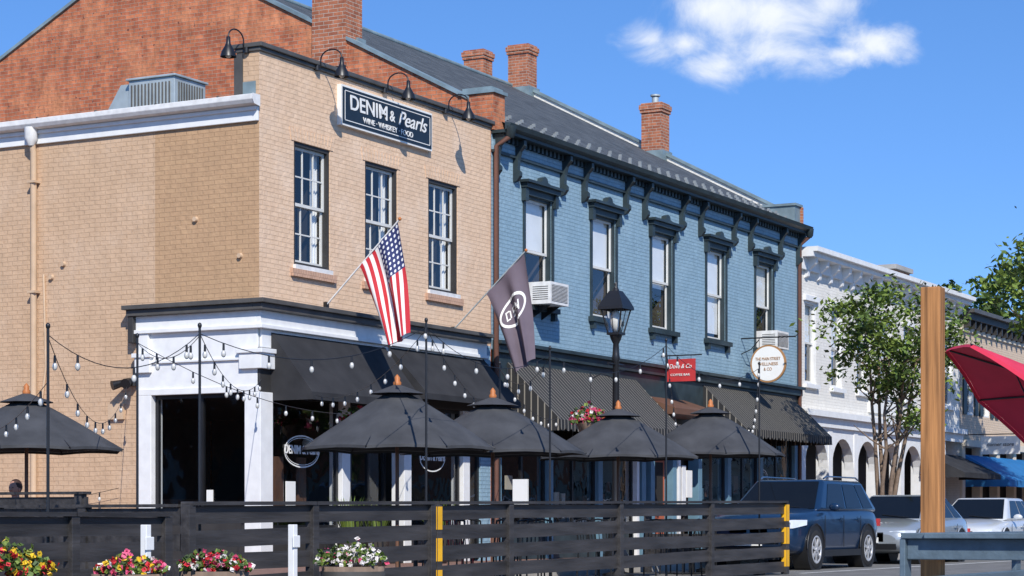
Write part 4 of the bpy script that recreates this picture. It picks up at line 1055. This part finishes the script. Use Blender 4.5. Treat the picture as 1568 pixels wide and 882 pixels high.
# ------------------------------------------------------------ near objects on the right
g=group('timber_post',(-17.6,-16.11,0)); mb=MB(); mb.box(-17.65,-17.56,-16.15,-16.06,0,1.93,WOOD); mb.done('post',g,bevel=.004)
g=group('blue_grey_timber_railing',(-17,-16.2,0)); mb=MB()
for z in (.69,.52,.35): mb.box(-18.2,-12,-16.22,-16.18,z,z+.09,SLATEP)
mb.box(-18.25,-12,-16.27,-16.16,.78,.805,SLATEP)
for z in (.69,.52,.35): mb.box(-18.22,-18.18,-17.6,-16.18,z,z+.09,SLATEP)
mb.box(-18.27,-18.13,-17.6,-16.27,.781,.806,SLATEP)
for x in (-18.2,-16.4,-14.6,-12.8): mb.box(x-.045,x+.045,-16.18,-16.155,0,.78,SLATEP)
mb.done('rails',g,bevel=.004)
g=umbrella(0,0,2.25,1.75,1.25,REDF,'red_patio_umbrella',rot=.15,zg=0)
R=Vector((.474,-.88,0)); Fv=Vector((.88,.474,0))
tipw=Vector((-7.65,-13.2,2.55)); al=math.radians(43)
for ch in g.children:
    if ch.name.startswith('canopy'):
        hub=tipw+R*1.25*math.cos(al)-Vector((0,0,1.25*math.sin(al)))
        Rm=Matrix.Rotation(al,4,Fv)
        ch.matrix_parent_inverse=Matrix.Identity(4)
        loc0=Vector(ch.location)
        g.location=(hub.x,hub.y,0)
        base=Matrix.Translation(Vector((0,0,hub.z)))@Rm@Matrix.Translation(Vector((0,0,-1.75)))@Matrix.Translation(loc0)
        ch.matrix_basis=base

# ------------------------------------------------------------ light, sky
SD=Vector((1.2,1,-1.28)).normalized()
sun=bpy.data.lights.new('sun','SUN'); sun.energy=5.0; sun.angle=math.radians(.5); sun.color=(1,.955,.89)
so=bpy.data.objects.new('sun',sun); COL.objects.link(so); so.rotation_euler=SD.to_track_quat('-Z','Y').to_euler(); so.location=(-20,-20,30)
w=bpy.data.worlds.new('World'); S.world=w; w.use_nodes=True; nt=w.node_tree; nt.nodes.clear()
def WN(t,**k):
    o=nt.nodes.new(t)
    for a,b in k.items(): setattr(o,a,b)
    return o
def WM(op,a,b=None,c=None,clamp=False):
    o=WN('ShaderNodeMath',operation=op); o.use_clamp=clamp
    for i,q in enumerate((a,b,c)):
        if q is None: continue
        if isinstance(q,(int,float)): o.inputs[i].default_value=q
        else: nt.links.new(q,o.inputs[i])
    return o.outputs[0]
out=WN('ShaderNodeOutputWorld'); bg=WN('ShaderNodeBackground'); bg.inputs['Strength'].default_value=.14
tc=WN('ShaderNodeTexCoord'); sp=WN('ShaderNodeSeparateXYZ'); nt.links.new(tc.outputs['Generated'],sp.inputs[0])
X,Y,Z=sp.outputs
sky=WN('ShaderNodeTexSky',sky_type='NISHITA'); sky.sun_disc=False
el=math.asin(-SD.z); sky.sun_elevation=el; sky.sun_rotation=math.atan2(-SD.x,-SD.y); sky.air_density=1.0; sky.dust_density=0; sky.ozone_density=2.5
zz=WM('ADD',WM('MULTIPLY',WM('MAXIMUM',Z,0),1.25),.14)
cb=WN('ShaderNodeCombineXYZ'); nt.links.new(X,cb.inputs[0]);nt.links.new(Y,cb.inputs[1]);nt.links.new(zz,cb.inputs[2])
nm=WN('ShaderNodeVectorMath',operation='NORMALIZE'); nt.links.new(cb.outputs[0],nm.inputs[0]); nt.links.new(nm.outputs[0],sky.inputs[0])
hs=WN('ShaderNodeHueSaturation'); hs.inputs['Saturation'].default_value=1.22; hs.inputs['Value'].default_value=1.35; nt.links.new(sky.outputs[0],hs.inputs['Color'])
den=WM('MAXIMUM',WM('ADD',WM('MULTIPLY',X,.88),WM('MULTIPLY',Y,.474)),.05)
p=WM('DIVIDE',WM('SUBTRACT',WM('MULTIPLY',X,.474),WM('MULTIPLY',Y,.88)),den); q=WM('DIVIDE',Z,den)
pq=WN('ShaderNodeCombineXYZ'); nt.links.new(p,pq.inputs[0]);nt.links.new(q,pq.inputs[1])
blobs=[(.066,.2255,.016,.010),(.080,.2240,.013,.007),(.093,.2400,.024,.015),(.118,.2400,.040,.019),(.098,.2130,.018,.009),(.122,.2190,.030,.012),(.148,.2420,.020,.012),(.168,.2245,.018,.009),(.156,.2190,.011,.005)]
acc=None
for (bx,by,rx,ry) in blobs:
    s1=WN('ShaderNodeVectorMath',operation='SUBTRACT'); nt.links.new(pq.outputs[0],s1.inputs[0]); s1.inputs[1].default_value=(bx,by,0)
    s2=WN('ShaderNodeVectorMath',operation='MULTIPLY'); nt.links.new(s1.outputs[0],s2.inputs[0]); s2.inputs[1].default_value=(1/rx,1/ry,0)
    s3=WN('ShaderNodeVectorMath',operation='LENGTH'); nt.links.new(s2.outputs[0],s3.inputs[0])
    v=WM('SUBTRACT',1,s3.outputs['Value'])
    acc=v if acc is None else WM('SMOOTH_MAX',acc,v,.4)
nz=WN('ShaderNodeTexNoise'); nz.inputs['Scale'].default_value=26; nz.inputs['Detail'].default_value=7; nz.inputs['Roughness'].default_value=.62; nz.inputs['Distortion'].default_value=.5
nt.links.new(pq.outputs[0],nz.inputs['Vector'])
fld=WM('ADD',acc,WM('MULTIPLY',WM('SUBTRACT',nz.outputs['Fac'],.5),3.0))
mr=WN('ShaderNodeMapRange',interpolation_type='SMOOTHSTEP'); nt.links.new(fld,mr.inputs['Value']); mr.inputs['From Min'].default_value=-.35; mr.inputs['From Max'].default_value=1.2
front=WM('GREATER_THAN',den,.06)
fac=WM('MULTIPLY',WM('MULTIPLY',mr.outputs[0],front),.95)
tint=WN('ShaderNodeMix',data_type='RGBA',blend_type='MULTIPLY'); tint.inputs['Factor'].default_value=1; nt.links.new(hs.outputs[0],tint.inputs['A']); tint.inputs['B'].default_value=(.95,.95,1.08,1)
mx=WN('ShaderNodeMix',data_type='RGBA'); nt.links.new(fac,mx.inputs['Factor']); nt.links.new(tint.outputs['Result'],mx.inputs['A'])
nz2=WN('ShaderNodeTexNoise'); nz2.inputs['Scale'].default_value=45; nt.links.new(pq.outputs[0],nz2.inputs['Vector'])
cc=WN('ShaderNodeMix',data_type='RGBA'); nt.links.new(nz2.outputs['Fac'],cc.inputs['Factor']); cc.inputs['A'].default_value=(5.4,6.0,7.0,1); cc.inputs['B'].default_value=(8.0,8.1,8.2,1)
nt.links.new(cc.outputs['Result'],mx.inputs['B'])
nt.links.new(mx.outputs['Result'],bg.inputs[0]); nt.links.new(bg.outputs[0],out.inputs[0])

# ------------------------------------------------------------ camera
cam=bpy.data.cameras.new('camera'); co=bpy.data.objects.new('camera',cam); COL.objects.link(co)
cam.sensor_width=36; cam.lens=75.26; cam.shift_y=.229; cam.clip_end=3000
co.location=(-27.19,-19.07,.85); co.rotation_euler=(math.radians(90),0,math.atan2(.474,.88)-math.pi/2)
S.camera=co
